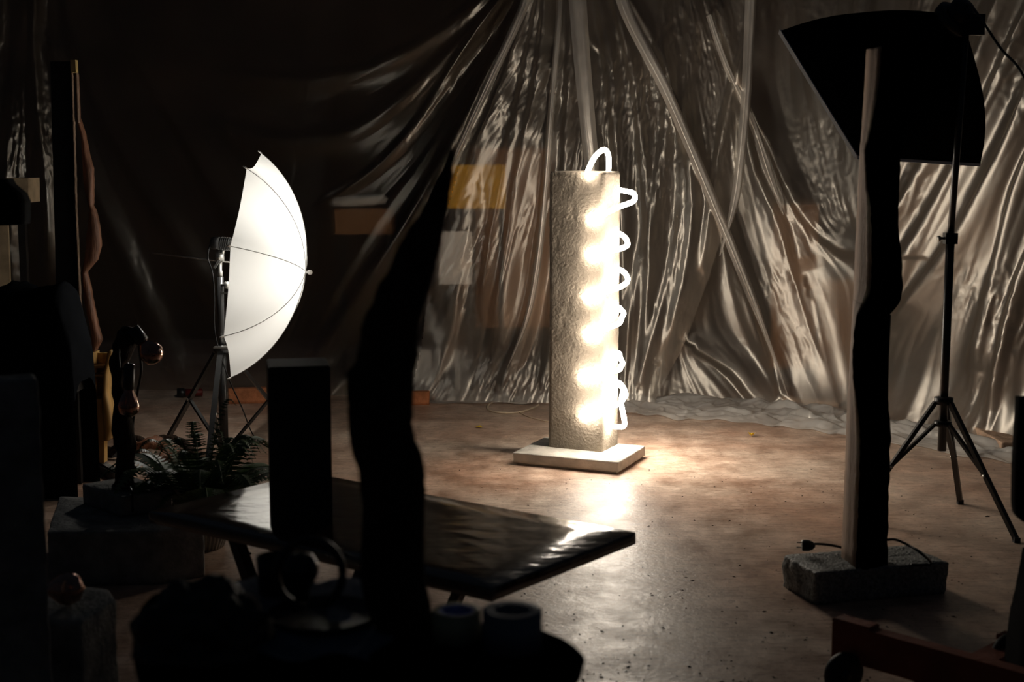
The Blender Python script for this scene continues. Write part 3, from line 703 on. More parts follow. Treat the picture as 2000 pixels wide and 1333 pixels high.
for i in range(4):
    put('white_rim', bar(corners[i] + fn * 0.006, corners[(i + 1) % 4] + fn * 0.006, 0.010, 0.016), 'diffuser', sb, smooth=False)
put('front_diffuser', loft(rows, cap=False, closed=False), 'diffuser', sb)
put('speed_ring', lathe([(0.07, -0.01), (0.085, 0.0), (0.085, 0.03), (0.06, 0.04)], apex, -fn, 24), 'black_metal', sb)
put('lamp_head', lathe([(0.05, 0.0), (0.055, 0.03), (0.055, 0.08), (0.03, 0.10)], apex, -fn, 20), 'black_plastic', sb)
put('tilt_bracket', join(bar(apex - fn * 0.04, (rx + 0.03, ry, 2.0), 0.03, 0.03), obox((rx + 0.06, ry - 0.02, 2.0), ((1, 0, 0), (0, 1, 0), (0, 0, 1)), (0.03, 0.02, 0.04))), 'black_plastic', sb, smooth=False)
put('power_cord', tube(smoothpath([apex - fn * 0.10, at(1895, 8, 5.6), at(1915, 35, 5.5), at(1955, 95, 5.4), at(2000, 150, 5.3), at(2060, 300, 5.2), at(2100, 620, 5.2), fl(2110, 1100, 0.01)], 8), 0.005, 8), 'black_plastic', sb)

# ------------------------------------------------------------------ charred wood totem on a concrete block (right)
to = thing('totem_lamp', 'tall charred live-edge wood totem standing on a rough concrete block', 'lamp', (1.2, 4.72, 0))
BL, BF, BR = Vector((0.944, 4.824, 0)), Vector((1.015, 4.608, 0)), Vector((1.497, 4.736, 0))
put('concrete_base', rough_block([BL, BF, BR, BL + BR - BF], 0.0, 0.112, 0.009, 8, 8, 22, 0.008), 'gravel_concrete', to)
prof = [(90,1692,1722,1782),(150,1689,1719,1784),(230,1684,1706,1776),(300,1679,1690,1760),(360,1676,1694,1757),(400,1674,1700,1755),(440,1672,1702,1755),(470,1671,1702,1757),(510,1669,1703,1762),(550,1668,1702,1763),(575,1667,1698,1762),(590,1666,1691,1759),(605,1665,1682,1750),(620,1664,1674,1736),(660,1662,1668,1734),(700,1660,1666,1733),(740,1658,1667,1733),(780,1655,1673,1733),(830,1653,1679,1739),(860,1652,1680,1740),(900,1651,1679,1738),(950,1649,1678,1737),(1000,1647,1676,1735),(1050,1645,1674,1734),(1090,1643,1672,1733)]
def totem(which):
    yC, yL, yR = 4.655, 4.80, 4.70; rows = []
    pr = np.array(prof, float); ys = np.linspace(*{'front': (90, 1090, 150), 'top': (90, 292, 40), 'edge': (290, 597, 60), 'low': (595, 1090, 80)}[which])
    for y in ys[::-1]:
        l, c, r = [np.interp(y, pr[:, 0], pr[:, k]) for k in (1, 2, 3)]
        j = noise.noise(Vector((0, 0, y * 0.05))) * 2 + noise.noise(Vector((3, 0, y * 0.14))) * 1.2
        j2 = noise.noise(Vector((9, 0, y * 0.04))) * 3
        a, b, d = at(l + j * 0.4, y, yL), at(c + j, y, yC), at(r + j2, y, yR)
        z = b.z; a.z = z; d.z = z
        if which == 'front': rows.append([b, b.lerp(d, 0.33) + Vector((0, -0.012, 0)), b.lerp(d, 0.66) + Vector((0, -0.014, 0)), d, d + Vector((-0.005, 0.09, 0)), a + Vector((0.06, 0.0, 0)), b + Vector((0.004, 0.02, 0))])
        else: rows.append([b + Vector((0.001, 0.001, 0)), b + Vector((0.03, 0.03, 0)), a + Vector((0.065, 0.004, 0)), a, a.lerp(b, 0.35), a.lerp(b, 0.7)])
    zb = 0.112
    if which in ('front', 'low'): rows[0] = [Vector((p.x, p.y, zb - 0.004)) for p in rows[0]]
    return loft(rows)
tagp = put('charred_slab', totem('front'), 'charred_wood', to)
tagp = put('sawn_edge', totem('edge'), 'sawn_wood', to); tagp['label'] = 'brown sawn edge'
put('sawn_edge', totem('top'), 'sawn_wood', to)
put('sawn_edge', totem('low'), 'sawn_wood', to)
put('cable_rod', tube([at(1737, 615, 4.74), at(1733, 700, 4.74), at(1731, 800, 4.74), at(1728, 900, 4.75)], 0.006, 8), 'black_plastic', to)
zt_ = 0.117
cp = [fl(1600, 1070, 0.135), fl(1620, 1071, 0.125), fl(1650, 1073, zt_), fl(1690, 1085, zt_), fl(1740, 1100, zt_), fl(1790, 1104, zt_), fl(1815, 1098, zt_)]
cd = put('power_cord', tube(smoothpath([at(1733, 1055, 4.70), at(1750, 1055, 4.70), at(1775, 1066, 4.66), at(1800, 1082, 4.60), fl(1818, 1102, 0.118), fl(1780, 1104, 0.118)], 6), 0.0045, 8), 'black_plastic', to)
cd2 = put('plug_cord', tube(smoothpath([fl(1590, 1063, 0.145), fl(1612, 1064, 0.142), fl(1640, 1069, 0.13), fl(1665, 1078, 0.12), fl(1700, 1098, 0.118)], 6), 0.0045, 8), 'black_plastic', to)
pc = fl(1575, 1066, 0.145); pdv = Vector((-1, 0.05, 0.02)).normalized()
pg = put('plug', lathe([(0.006, -0.03), (0.014, -0.022), (0.020, -0.008), (0.020, 0.012), (0.017, 0.016)], pc, pdv, 14), 'black_plastic', to)
put('pin', bar(pc + pdv * 0.014 + Vector((0, 0, 0.010)), pc + pdv * 0.034 + Vector((0, 0, 0.010)), 0.004, 0.004), 'steel', pg, smooth=False)
put('pin', bar(pc + pdv * 0.014 - Vector((0, 0, 0.008)), pc + pdv * 0.034 - Vector((0, 0, 0.008)), 0.004, 0.004), 'steel', pg, smooth=False)

# ------------------------------------------------------------------ bricks and small things on the floor
def brick(a, b, h, w, m, label, tilt=0, seed=0):
    a, b = Vector((a.x, a.y, 0)), Vector((b.x, b.y, 0)); t = (b - a).normalized(); nn = Vector((-t.y, t.x, 0)) * w
    o = put('brick', rough_block([a, b, b + nn, a + nn], 0.0, h, 0.004, seed, 4, 10, 0.005), m, base=(a + b + nn + nn) / 2 * 0.5 + (a + b) * 0.25)
    tag(o, label, 'brick', 'loose bricks along the plastic')
brick(fl(446, 790), fl(521, 788), 0.092, 0.06, 'brick', 'orange brick on edge behind the legs of the umbrella stand', seed=1)
brick(fl(772, 792), fl(838, 792), 0.080, 0.06, 'brick', 'orange brick on edge beside the low white box', seed=2)
brick(fl(1527, 786), fl(1638, 798), 0.030, 0.11, 'pale_brick', 'thin pale brick flat on the plastic hem beyond the totem', seed=3)
brick(fl(1900, 853), fl(1955, 885), 0.055, 0.12, 'pale_brick', 'thick pale brick with a red end on the hem by the softbox stand', seed=4)
bt = fl(346, 768, 0.03)
bo = thing('torch', 'small dark red torch lying on the floor at the foot of the backdrop', 'torch', (bt.x, bt.y, 0))
put('barrel', lathe([(0.024, 0.05), (0.024, 0.15), (0.018, 0.155), (0.001, 0.156)], (bt.x, bt.y, 0.030), (1, 0.15, 0), 16), 'dark_red', bo)
put('head', lathe([(0.001, -0.002), (0.029, 0.0), (0.030, 0.035), (0.024, 0.052)], (bt.x, bt.y, 0.030), (1, 0.15, 0), 16), 'black_plastic', bo)
lf = fl(1468, 854); lv = []
fo = thing('fallen_flower', 'tiny yellow flower lying on the floor right of the column', 'flower', lf)
for k in range(5):
    a = k * 1.257; d = Vector((math.cos(a), math.sin(a), 0)); s = Vector((-d.y, d.x, 0))
    c0 = lf + Vector((0, 0, 0.004))
    put('petal', ([c0, c0 + d * 0.010 - s * 0.008 + Vector((0, 0, 0.014)), c0 + d * 0.022 + Vector((0, 0, 0.022 - 0.006 * (k % 2))), c0 + d * 0.010 + s * 0.008 + Vector((0, 0, 0.012))], [(0, 1, 2, 3)]), 'leaf_yellow', fo)
lf2 = fl(935, 836); put_l = put('fallen_leaf', ([lf2 + Vector(v) for v in [(-0.02, 0, 0.003), (-0.004, -0.02, 0.008), (0.022, -0.006, 0.003), (0.006, 0.018, 0.012)]], [(0, 1, 2, 3)]), 'leaf_yellow', base=lf2)
tag(put_l, 'small yellow leaf on the floor left of the column slab', 'leaf')
tw = [Vector((p.x, p.y, 0.008)) for p in [fl(452, 1073), fl(468, 1081), fl(490, 1086)]]
tag(put('twig', join(tube(smoothpath(tw, 4), 0.004, 6), tube([tw[1], tw[1] + Vector((0.02, -0.02, 0.01))], 0.003, 5)), 'twig', base=tw[0]), 'short dark twig on the floor under the lacquered table', 'twig')
# crumbs of rubble: uncountable
dv, df = [], []
for k in range(420):
    px = random.uniform(860, 1980); py = 1333 - (random.random() ** 1.6) * 420
    p = fl(px, py); s = random.uniform(0.0012, 0.004) * (1.6 if random.random() < 0.06 else 1); a = random.uniform(0, 6.28)
    c_, s_ = math.cos(a) * s, math.sin(a) * s; i = len(dv); l = random.uniform(1, 2.6)
    dv += [p + Vector((c_ * l, s_ * l, 0.0005)), p + Vector((-s_, c_, 0.0005)), p + Vector((-c_ * l, -s_ * l, 0.0005)), p + Vector((s_, -c_, 0.0005)), p + Vector((0, 0, s * 0.9))]
    df += [(i, i + 1, i + 4), (i + 1, i + 2, i + 4), (i + 2, i + 3, i + 4), (i + 3, i, i + 4)]
tag(put('floor_debris', (dv, df), 'twig', smooth=False), 'scattered dark crumbs of rubble over the concrete floor', 'debris', kind='stuff')

# ------------------------------------------------------------------ lacquered low table, carton
T1, T2 = Vector((0.348, 3.876, 0)), Vector((-0.05, 3.356, 0)); tdir = Vector((-0.806, 0.592, 0)); TL = 1.275
T3, T4 = T2 + tdir * TL, T1 + tdir * TL; tz = 0.45
tb = thing('low_table', 'low table with a glossy dark lacquered slab top and slanted legs', 'table', ((T1.x + T3.x) / 2, (T1.y + T3.y) / 2, 0))
o = put('table_top', rough_block([T1, T2, T3, T4][::-1], tz - 0.034, tz, 0.0012, 21, 2, 30, 0.004), 'table', tb)
wd = (T2 - T1).normalized()
for e, sgn in ((0.47, 1), (0.98, -1)):
    for wv in (0.10, 0.90):
        q = T1.lerp(T2, wv) + tdir * (e if wv > 0.5 else e)
        top = q + Vector((0, 0, tz - 0.034)); ft = q + tdir * sgn * 0.20 + Vector((0, 0, 0.0))
        put('leg', bar(top, ft, 0.035, 0.03), 'black_metal', tb, smooth=False)
bxd = Vector((0.98, 0.20, 0)); byd = Vector((-0.20, 0.98, 0)); b0 = fl(531, 1030, tz); bw, bd, bh = 0.172, 0.17, 0.455
b0 = Vector((b0.x, b0.y, 0))
ct = thing('carton', 'tall black printed carton standing on the lacquered table', 'box', (b0.x + 0.1, b0.y + 0.07, tz))
put('carton_body', prism([b0, b0 + bxd * bw, b0 + bxd * bw + byd * bd, b0 + byd * bd], tz, tz + bh), 'carton', ct, smooth=False)
put('lid_flap', prism([b0 + bxd * 0.003 + byd * 0.003, b0 + bxd * (bw - .003) + byd * 0.003, b0 + bxd * (bw - .003) + byd * (bd - .003), b0 + bxd * .003 + byd * (bd - .003)], tz + bh, tz + bh + 0.003), 'carton', ct, smooth=False)
fnn = -byd
def decal(u0, v0, u1, v1, m='print'):
    q = lambda u, v: b0 + bxd * u + fnn * 0.0012 + Vector((0, 0, tz + v))
    put('print', ([q(u0, v0), q(u1, v0), q(u1, v1), q(u0, v1)], [(0, 1, 2, 3)]), m, ct, smooth=False)
for u0, v0, u1, v1 in [(0.082, 0.108, 0.116, 0.111), (0.082, 0.130, 0.116, 0.133), (0.082, 0.111, 0.085, 0.130), (0.113, 0.111, 0.116, 0.130), (0.088, 0.114, 0.096, 0.127), (0.101, 0.114, 0.109, 0.127)]: decal(u0, v0, u1, v1)
# ------------------------------------------------------------------ foreground bench top with its things
bz = 0.75
outline = [(1060,1225),(1110,1246),(1138,1264),(1143,1280),(1128,1300),(1085,1322),(1030,1350),(900,1390),(700,1400),(450,1390),(300,1360),(262,1290),(262,1220),(290,1160),(400,1142),(520,1121),(600,1130),(720,1178),(850,1206),(960,1216)]
pl = [fl(x, y, bz) for x, y in outline]; pl = [Vector((p.x, p.y, 0)) for p in pl]
pl = smoothpath(pl + [pl[0]], 4)[:-1]; cen = sum(pl, Vector()) / len(pl)
bn = thing('bench', 'dark live-edge slab bench in the foreground holding tape rolls', 'bench', (cen.x, cen.y, 0))
def bring(z, ins): return [p + (cen - p).normalized() * ins + Vector((0, 0, z)) for p in pl]
put('bench_top', loft([bring(bz - 0.05, 0.03), bring(bz - 0.035, 0.006), bring(bz - 0.012, 0.0), bring(bz, 0.012), bring(bz, 0.2)][::1]), 'charred_wood', bn)
for dx, dy in ((-0.26, -0.1), (0.12, -0.14), (-0.24, 0.14), (0.05, 0.12)):
    put('leg', tube([cen + Vector((dx, dy, bz - 0.04)), cen + Vector((dx * 1.15, dy * 1.15, 0))], [0.02, 0.016], 10), 'black_metal', bn)
def drift():
    Lp = [(290,876),(330,862),(358,845),(412,822),(451,796),(487,774),(527,760),(558,738),(589,729),(624,709),(668,703),(708,694),(726,677),(770,677),(823,680),(867,683),(892,690),(917,699),(939,701),(1000,708),(1060,706),(1120,702),(1180,712),(1230,735),(1262,752)]
    Rp = [(290,889),(350,884),(394,878),(438,869),(482,862),(513,853),(571,840),(598,829),(646,818),(695,817),(739,809),(784,808),(829,806),(860,812),(886,824),(911,829),(955,831),(1000,830),(1060,828),(1110,829),(1150,835),(1190,843),(1235,850),(1262,852)]
    L = np.array(Lp, float); Rr = np.array(Rp, float); rings = []; Yd = 2.17
    for y in np.linspace(1262, 290, 170):
        l = np.interp(y, L[:, 0], L[:, 1]); r = np.interp(y, Rr[:, 0], Rr[:, 1])
        l += 2.5 * noise.noise(Vector((1, 0, y * 0.06))) + 1.5 * noise.noise(Vector((1, 0, y * 0.2))); r += 2.5 * noise.noise(Vector((5, 0, y * 0.06))) + 1.5 * noise.noise(Vector((5, 0, y * 0.2)))
        a, b = at(l, y, Yd), at(r, y, Yd); c = (a + b) / 2; h = (b.x - a.x) / 2; row = []
        for k in range(28):
            t = 2 * math.pi * k / 28; e = 1 + 0.10 * noise.noise(Vector((math.cos(t) * 1.5, math.sin(t) * 1.5, c.z * 6)))
            row.append(Vector((c.x + h * math.cos(t), Yd + min(h * 0.75, 0.045) * math.sin(t) * e, c.z)))
        rings.append(row)
    zmin = bz - 0.004; rings[0] = [Vector((p.x, p.y, zmin)) for p in rings[0]]
    for rg in rings[1:]:
        for p in rg: p.z = max(p.z, zmin + 0.001)
    return loft(rings)
dr = fl(800, 1262, bz)
tag(put('driftwood_sculpture', drift(), 'driftwood', base=(dr.x, dr.y, bz)), 'tall black driftwood piece rising from the foreground bench to a point', 'driftwood')
def taperoll(px, py, ro, ri, h, m, core, label, zb=bz):
    c = fl(px, py, zb); t = thing('tape_roll', label, 'tape roll', c)
    put('tape', lathe([(ri, 0), (ro, 0), (ro, h), (ri + 0.002, h), (ri, h * 0.98), (ri, 0.001)], c, (0, 0, 1), 40), m, t)
    put('core', lathe([(ri, 0.001), (ri, h), (ri - 0.004, h), (ri - 0.004, 0.001)], c, (0, 0, 1), 40), core, t)
taperoll(892, 1248, 0.038, 0.028, 0.046, 'tape_yellow', 'tape_core', 'pale yellow tape roll with a blue core on the foreground bench')
taperoll(1000, 1266, 0.046, 0.032, 0.060, 'tape_grey', 'tape_grey', 'wide bluish grey tape roll beside the yellow one on the bench')
# cloth, cup, jar and bag on the bench
def cloth():
    rows = []
    for i in range(24):
        row = []
        for j in range(40):
            px = 400 + (745 - 400) * j / 39 + 25 * math.sin(i * 0.5); py = 1140 + 150 * i / 23 + 8 * math.sin(j * 0.35)
            p = fl(px, py, bz); p.z = bz + 0.004 + 0.010 * max(0, noise.noise(p * 9)); row.append(p)
        rows.append(row)
    return loft(rows, cap=False, closed=False)
cc = fl(580, 1220, bz)
tag(put('cloth', cloth(), 'blue_cloth', base=(cc.x, cc.y, bz)), 'dark blue grey cloth spread flat on the foreground bench', 'cloth')
c = fl(545, 1165, bz)
cup = thing('cup', 'small black cup on the cloth of the foreground bench', 'cup', c)
put('cup_body', lathe([(0.001, 0.008), (0.034, 0.008), (0.038, 0.07), (0.036, 0.071), (0.032, 0.016), (0.001, 0.015)], c, (0, 0, 1), 28), 'black_plastic', cup)
c = fl(606, 1192, bz)
jar = thing('lamp_ring', 'black ring lamp standing in a black tray on the foreground bench', 'lamp', c)
rp = [c + Vector((0.055 * math.cos(t), 0.02 * math.sin(t) * 0.5, 0.062 + 0.055 * math.sin(t))) for t in np.linspace(0, 2 * math.pi, 33)]
put('ring', tube(rp, 0.007, 8), 'black_plastic', jar)
put('bulb', lathe([(0.012, -0.03), (0.014, -0.01), (0.028, 0.012), (0.030, 0.028), (0.020, 0.046), (0.001, 0.052)], c + Vector((-0.012, -0.01, 0.05)), (0, 0, 1), 20), 'black_plastic', jar)
put('tray', lathe([(0.001, 0.006), (0.085, 0.006), (0.092, 0.016), (0.089, 0.017), (0.083, 0.010), (0.001, 0.010)], c + Vector((0.03, -0.06, 0)), (0, 0, 1), 36), 'black_plastic', jar)
def lump(c, sx_, sy_, sz_, amp, seed, n=26):
    rings = []
    for i in range(n + 1):
        a = math.pi * (i / n) * 0.5; row = []
        for k in range(40):
            t = 2 * math.pi * k / 40; d = Vector((math.cos(t) * math.cos(a), math.sin(t) * math.cos(a), math.sin(a)))
            q = 1 + amp * noise.fractal(d * 2.2 + Vector((seed, 0, 0)), 1, 2, 4)
            row.append(Vector(c) + Vector((d.x * sx_ * q, d.y * sy_ * q, d.z * sz_ * q)))
        rings.append(row)
    return loft(rings)
c = fl(392, 1265, bz)
tag(put('plastic_bag', lump(c, 0.105, 0.10, 0.10, 0.22, 4), 'bag', base=c), 'crumpled shiny black bag on the near end of the bench', 'bag')

# ------------------------------------------------------------------ left side: posts, blocks, lamps
def ringpoly(c, w, d, rot):
    ca, sa = math.cos(R(rot)), math.sin(R(rot)); return [(c[0] + x * ca - y * sa, c[1] + x * sa + y * ca) for x, y in ((-w/2,-d/2),(w/2,-d/2),(w/2,d/2),(-w/2,d/2))]
pc_ = at(45, 900, 3.1); tag(put('concrete_post', rough_block(ringpoly((pc_.x - 0.03, 3.13), 0.11, 0.09, 24), 0, at(60, 742, 3.1).z, 0.005, 14, 40, 8, 0.006), 'grey_concrete', base=(pc_.x, 3.13, 0)),
    'narrow grey concrete post standing upright beside the dark plinth', 'post')
pz = 0.40; a = fl(110, 1140, pz); b = fl(182, 1148, pz); cfr = fl(192, 1166, pz); 
pcn = Vector(((a.x + cfr.x) / 2 - 0.06, (a.y + cfr.y) / 2 - 0.06, 0))
tag(put('plinth', rough_block([(-1.22, 3.28), (-1.02, 3.24), (-0.985, 3.42), (-1.03, 3.52), (-1.19, 3.56)], 0, pz, 0.005, 15, 16, 8, 0.008), 'grey_concrete', base=(-1.1, 3.4, 0)),
    'rough grey concrete plinth with a clipped corner carrying a bulb', 'plinth')
c = Vector((-1.105, 3.37, pz))
gb = thing('glass_bulb', 'amber glass bulb lying on the clipped concrete plinth', 'bulb', c)
put('globe', lathe([(0.012, 0.0), (0.016, 0.012), (0.038, 0.04), (0.042, 0.06), (0.03, 0.085), (0.001, 0.098)], c + Vector((-0.04, 0, 0.042)), (1, 0.1, 0.02), 20), 'copper_glass', gb)
put('cap', lathe([(0.001, -0.03), (0.012, -0.028), (0.013, 0.004)], c + Vector((-0.04, 0, 0.042)), (1, 0.1, 0.02), 14), 'black_plastic', gb)

f0 = fl(313, 1143); f1 = fl(402, 1126); u_ = (f1 - f0).normalized(); v_ = Vector((-u_.y, u_.x, 0)); 
l0 = f0 + (Vector((-0.92, 0.40, 0)).normalized()) * 0.40
l0 = f0 - Vector((u_.y, -u_.x, 0)) * 0.0 + (-Vector((u_.y, -u_.x, 0))) * 0.0 + Vector((-0.955, -0.06, 0)) * 0.40
blk_h = 0.195
tag(put('concrete_block', rough_block([f0, f1, (-1.35, 5.30), (-1.74, 5.34), l0], 0, blk_h, 0.004, 16, 10, 14, 0.008), 'grey_concrete', base=(f0.x - 0.12, f0.y + 0.08, 0)),
    'large dark concrete block on the floor with a smaller block on top', 'block')
zt2 = blk_h + 0.075
q = [fl(234, 972, zt2), fl(336, 957, zt2), fl(221, 934, zt2), fl(160, 946, zt2)]
q = [Vector((p.x, p.y, 0)) for p in q]
tag(put('concrete_block', rough_block([q[0], q[1], q[2] + (q[1] - q[0]) * 0.35, q[3]], blk_h, zt2, 0.003, 17, 5, 10, 0.006), 'grey_concrete', base=((q[0].x + q[2].x) / 2, (q[0].y + q[2].y) / 2, blk_h)),
    'small grey concrete block stacked on the large one, foot of the driftwood lamp', 'block')
YL = (q[0].y + q[2].y) / 2
dl = thing('driftwood_lamp', 'dark driftwood lamp with two amber bulbs on the stacked concrete blocks', 'lamp', (at(240, 945, YL).x, YL, zt2))
cl_ = [(242,948,20),(243,920,17),(245,880,20),(240,840,22),(238,790,16),(232,745,14),(232,710,18),(240,680,22),(250,655,20),(255,640,8)]
ctr = [at(x, y, YL) for x, y, w in cl_]; ctr[0].z = zt2 - 0.003; wid = [w / FPX * YL for _, _, w in cl_]
sp = smoothpath(ctr, 8); wr_ = list(np.interp(np.linspace(0, len(wid) - 1, len(sp)), range(len(wid)), wid))
tv, tf = tube(sp, wr_, 18); tv = [p + Vector((noise.noise(p * 25), noise.noise(p * 25 + Vector((9, 0, 0))), 0)) * 0.009 for p in tv]
put('driftwood_stem', (tv, tf), 'driftwood', dl)
bb = at(252, 758, YL - 0.06); bax = Vector((-0.05, 0, -1))
put('socket', lathe([(0.010, -0.09), (0.020, -0.085), (0.021, 0.0), (0.016, 0.006)], bb, bax, 18), 'black_metal', dl)
g1 = put('bulb', lathe([(0.014, 0.0), (0.018, 0.012), (0.034, 0.044), (0.041, 0.066), (0.036, 0.090), (0.020, 0.104), (0.001, 0.108)], bb, bax, 24), 'copper_glass', dl)
b2 = at(268, 655, YL - 0.02); bx2 = Vector((0.62, -0.1, -0.78))
put('socket', lathe([(0.012, -0.03), (0.024, -0.028), (0.025, 0.03), (0.018, 0.034)], b2, bx2, 18), 'black_metal', dl)
put('bulb', lathe([(0.016, 0.03), (0.020, 0.04), (0.038, 0.062), (0.044, 0.085), (0.036, 0.110), (0.018, 0.122), (0.001, 0.126)], b2, bx2, 24), 'copper_glass', dl)
put('socket_wire', tube(smoothpath([b2 - bx2.normalized() * 0.03, at(240, 640, YL - 0.03), at(232, 665, YL - 0.05), at(235, 720, YL - 0.05), bb + Vector((0, 0, 0.09))], 6), 0.004, 6), 'black_plastic', dl)
put('hanging_cord', tube(smoothpath([b2, at(276, 720, YL), at(268, 770, YL + 0.03), at(258, 850, YL + 0.04), at(262, 930, YL + 0.02)], 6), 0.005, 6), 'black_plastic', dl)
cz = zt2 + 0.006
coil = [Vector((at(255, 940, YL).x + 0.06 * math.cos(t) + 0.01 * t / 6, YL - 0.04 + 0.035 * math.sin(t), cz + 0.012 * abs(math.sin(t * 0.7)))) for t in np.linspace(0, 11, 50)]
put('power_cord', tube(coil + [coil[-1] + Vector((0.02, -0.05, -0.01)), coil[-1] + Vector((0.03, -0.09, -0.07))], 0.0045, 6), 'black_plastic', dl)

# live-edge panel
YP = 6.85
pn = thing('live_edge_panel', 'tall dark panel with a lit live edge of reddish wood standing at the left', 'panel', (at(160, 890, YP).x, YP, 0))
def strip(Lp, Rp, Y, dep, y0, y1, n=120, bend=0.0, jit=0.0, zfloor=0.0):
    L, Rr = np.array(Lp, float), np.array(Rp, float); rows = []
    for y in np.linspace(y1, y0, n):
        l, r = np.interp(y, L[:, 0], L[:, 1]), np.interp(y, Rr[:, 0], Rr[:, 1])
        l += jit * noise.noise(Vector((2, 0, y * 0.09))); r += jit * noise.noise(Vector((4, 0, y * 0.09)))
        a, b = at(l, y, Y), at(r, y, Y); a.z = max(a.z, zfloor); b.z = a.z
        rows.append([a, a.lerp(b, 0.5) + Vector((0, -bend, 0)), b, b + Vector((0, dep, 0)), a + Vector((0, dep, 0))])
    return loft(rows)
put('board', strip([(118, 98), (890, 118)], [(118, 137), (890, 166)], YP, 0.03, 120, 900, 20), 'dark_board', pn, smooth=False)
put('sawn_edge', strip([(118, 138), (400, 146), (890, 166)], [(118, 140), (400, 148), (890, 169)], YP - 0.01, 0.03, 124, 890, 120, 0, 1.2), 'sawn_wood', pn)
put('end_cap', strip([(118, 137), (142, 138)], [(118, 147), (142, 148)], YP - 0.02, 0.04, 117, 142, 4), 'gold_edge', pn, smooth=False)
put('live_edge', strip([(142,145),(230,149),(270,158),(300,160),(360,163),(400,171),(412,174),(450,170),(500,166),(535,158),(600,166),(650,178),(690,180)], [(142,148),(230,152),(260,162),(300,170),(330,178),(370,179),(402,178),(412,184),(440,190),(480,194),(510,186),(532,166),(560,173),(600,180),(645,190),(665,196),(690,184)], YP + 0.03, 0.05, 142, 690, 180, 0.004, 1.0), 'live_wood', pn)
put('inner_strip', strip([(120,147),(240,151)], [(120,149),(240,153)], YP + 0.01, 0.03, 140, 240, 30, 0, 0.8), 'sawn_wood', pn)
put('lower_strip', strip([(690,180),(880,176)], [(690,184),(880,178)], YP + 0.02, 0.03, 690, 890, 30, 0, 0.8), 'sawn_wood', pn)
k0 = fl(168, 893, 0.03); k1 = fl(232, 928, 0.03); k2 = fl(225, 882, 0.03)
put('foot', bar((k0.x, k0.y, 0.02), (k1.x, k1.y, 0.02), 0.05, 0.04), 'dark_board', pn, smooth=False)
put('foot_rail', bar((k0.x, k0.y, 0.044), (k1.x, k1.y, 0.044), 0.03, 0.008), 'grey_concrete', pn, smooth=False)
put('foot', bar((k0.x - 0.02, k0.y + 0.2, 0.02), (k2.x, k2.y, 0.02), 0.05, 0.04), 'dark_board', pn, smooth=False)
# yellow wooden rack
YY_ = 6.55
yr = thing('wooden_rack', 'curvy yellow wooden rack beside the live-edge panel', 'rack', (at(195, 860, YY_).x, YY_, 0))
ylp = [(686,210),(700,208),(730,202),(770,199),(800,200),(840,203),(862,202)]; yrp = [(686,218),(700,215),(730,207),(770,206),(800,212),(840,219),(862,212)]
put('side_board', strip(ylp, yrp, YY_, 0.10, 686, 862, 40, 0), 'yellow_wood', yr)
put('side_board', strip([(690,178),(862,178)], [(690,182),(862,182)], YY_ + 0.02, 0.10, 690, 862, 6), 'yellow_wood', yr, smooth=False)
put('back_board', strip([(690,180),(860,180)], [(690,212),(730,203),(860,205)], YY_ + 0.09, 0.012, 690, 860, 12), 'yellow_wood', yr, smooth=False)
for yy in (716, 732, 778):
    put('shelf', strip([(yy, 181), (yy + 6, 181)], [(yy, 203), (yy + 6, 203)], YY_ + 0.015, 0.08, yy, yy + 4, 2), 'yellow_wood', yr, smooth=False)
put('centre_post', strip([(780,186),(900,188)], [(780,203),(900,203)], YY_ + 0.005, 0.06, 780, 905, 6), 'yellow_wood', yr, smooth=False)
# twisted root on the floor
ra = [fl(262, 880, 0.05), fl(285, 868, 0.09), fl(310, 866, 0.09), fl(330, 880, 0.05), fl(345, 900, 0.03)]
rt = thing('root', 'twisted dark root lying on the floor beside the fern', 'root', (ra[0].x, ra[0].y, 0))
def knot(pts, rad, seed):
    sp = smoothpath(pts, 8); rr = [rad * (0.7 + 0.6 * abs(noise.noise(p * 14 + Vector((seed, 0, 0))))) for p in sp]
    v, f = tube(sp, rr, 12); return [p + noise.noise_vector(p * 30) * 0.012 for p in v], f
put('trunk', knot(ra, 0.034, 1), 'live_wood', rt)
put('branch', knot([ra[2], ra[2] + Vector((0.03, 0.03, 0.02)), ra[3] + Vector((0.07, 0.02, 0.03)), ra[4] + Vector((0.08, 0.05, 0.0))], 0.024, 5), 'driftwood', rt)
put('branch', knot([ra[1], ra[1] + Vector((-0.06, 0.05, 0.02)), ra[1] + Vector((-0.14, 0.05, -0.02)), ra[1] + Vector((-0.22, 0.08, -0.06))], 0.022, 8), 'driftwood', rt)
put('knot', knot([ra[3], ra[3] + Vector((0.01, -0.05, 0.02)), ra[3] + Vector((0.0, -0.12, -0.02))], 0.026, 9), 'live_wood', rt)

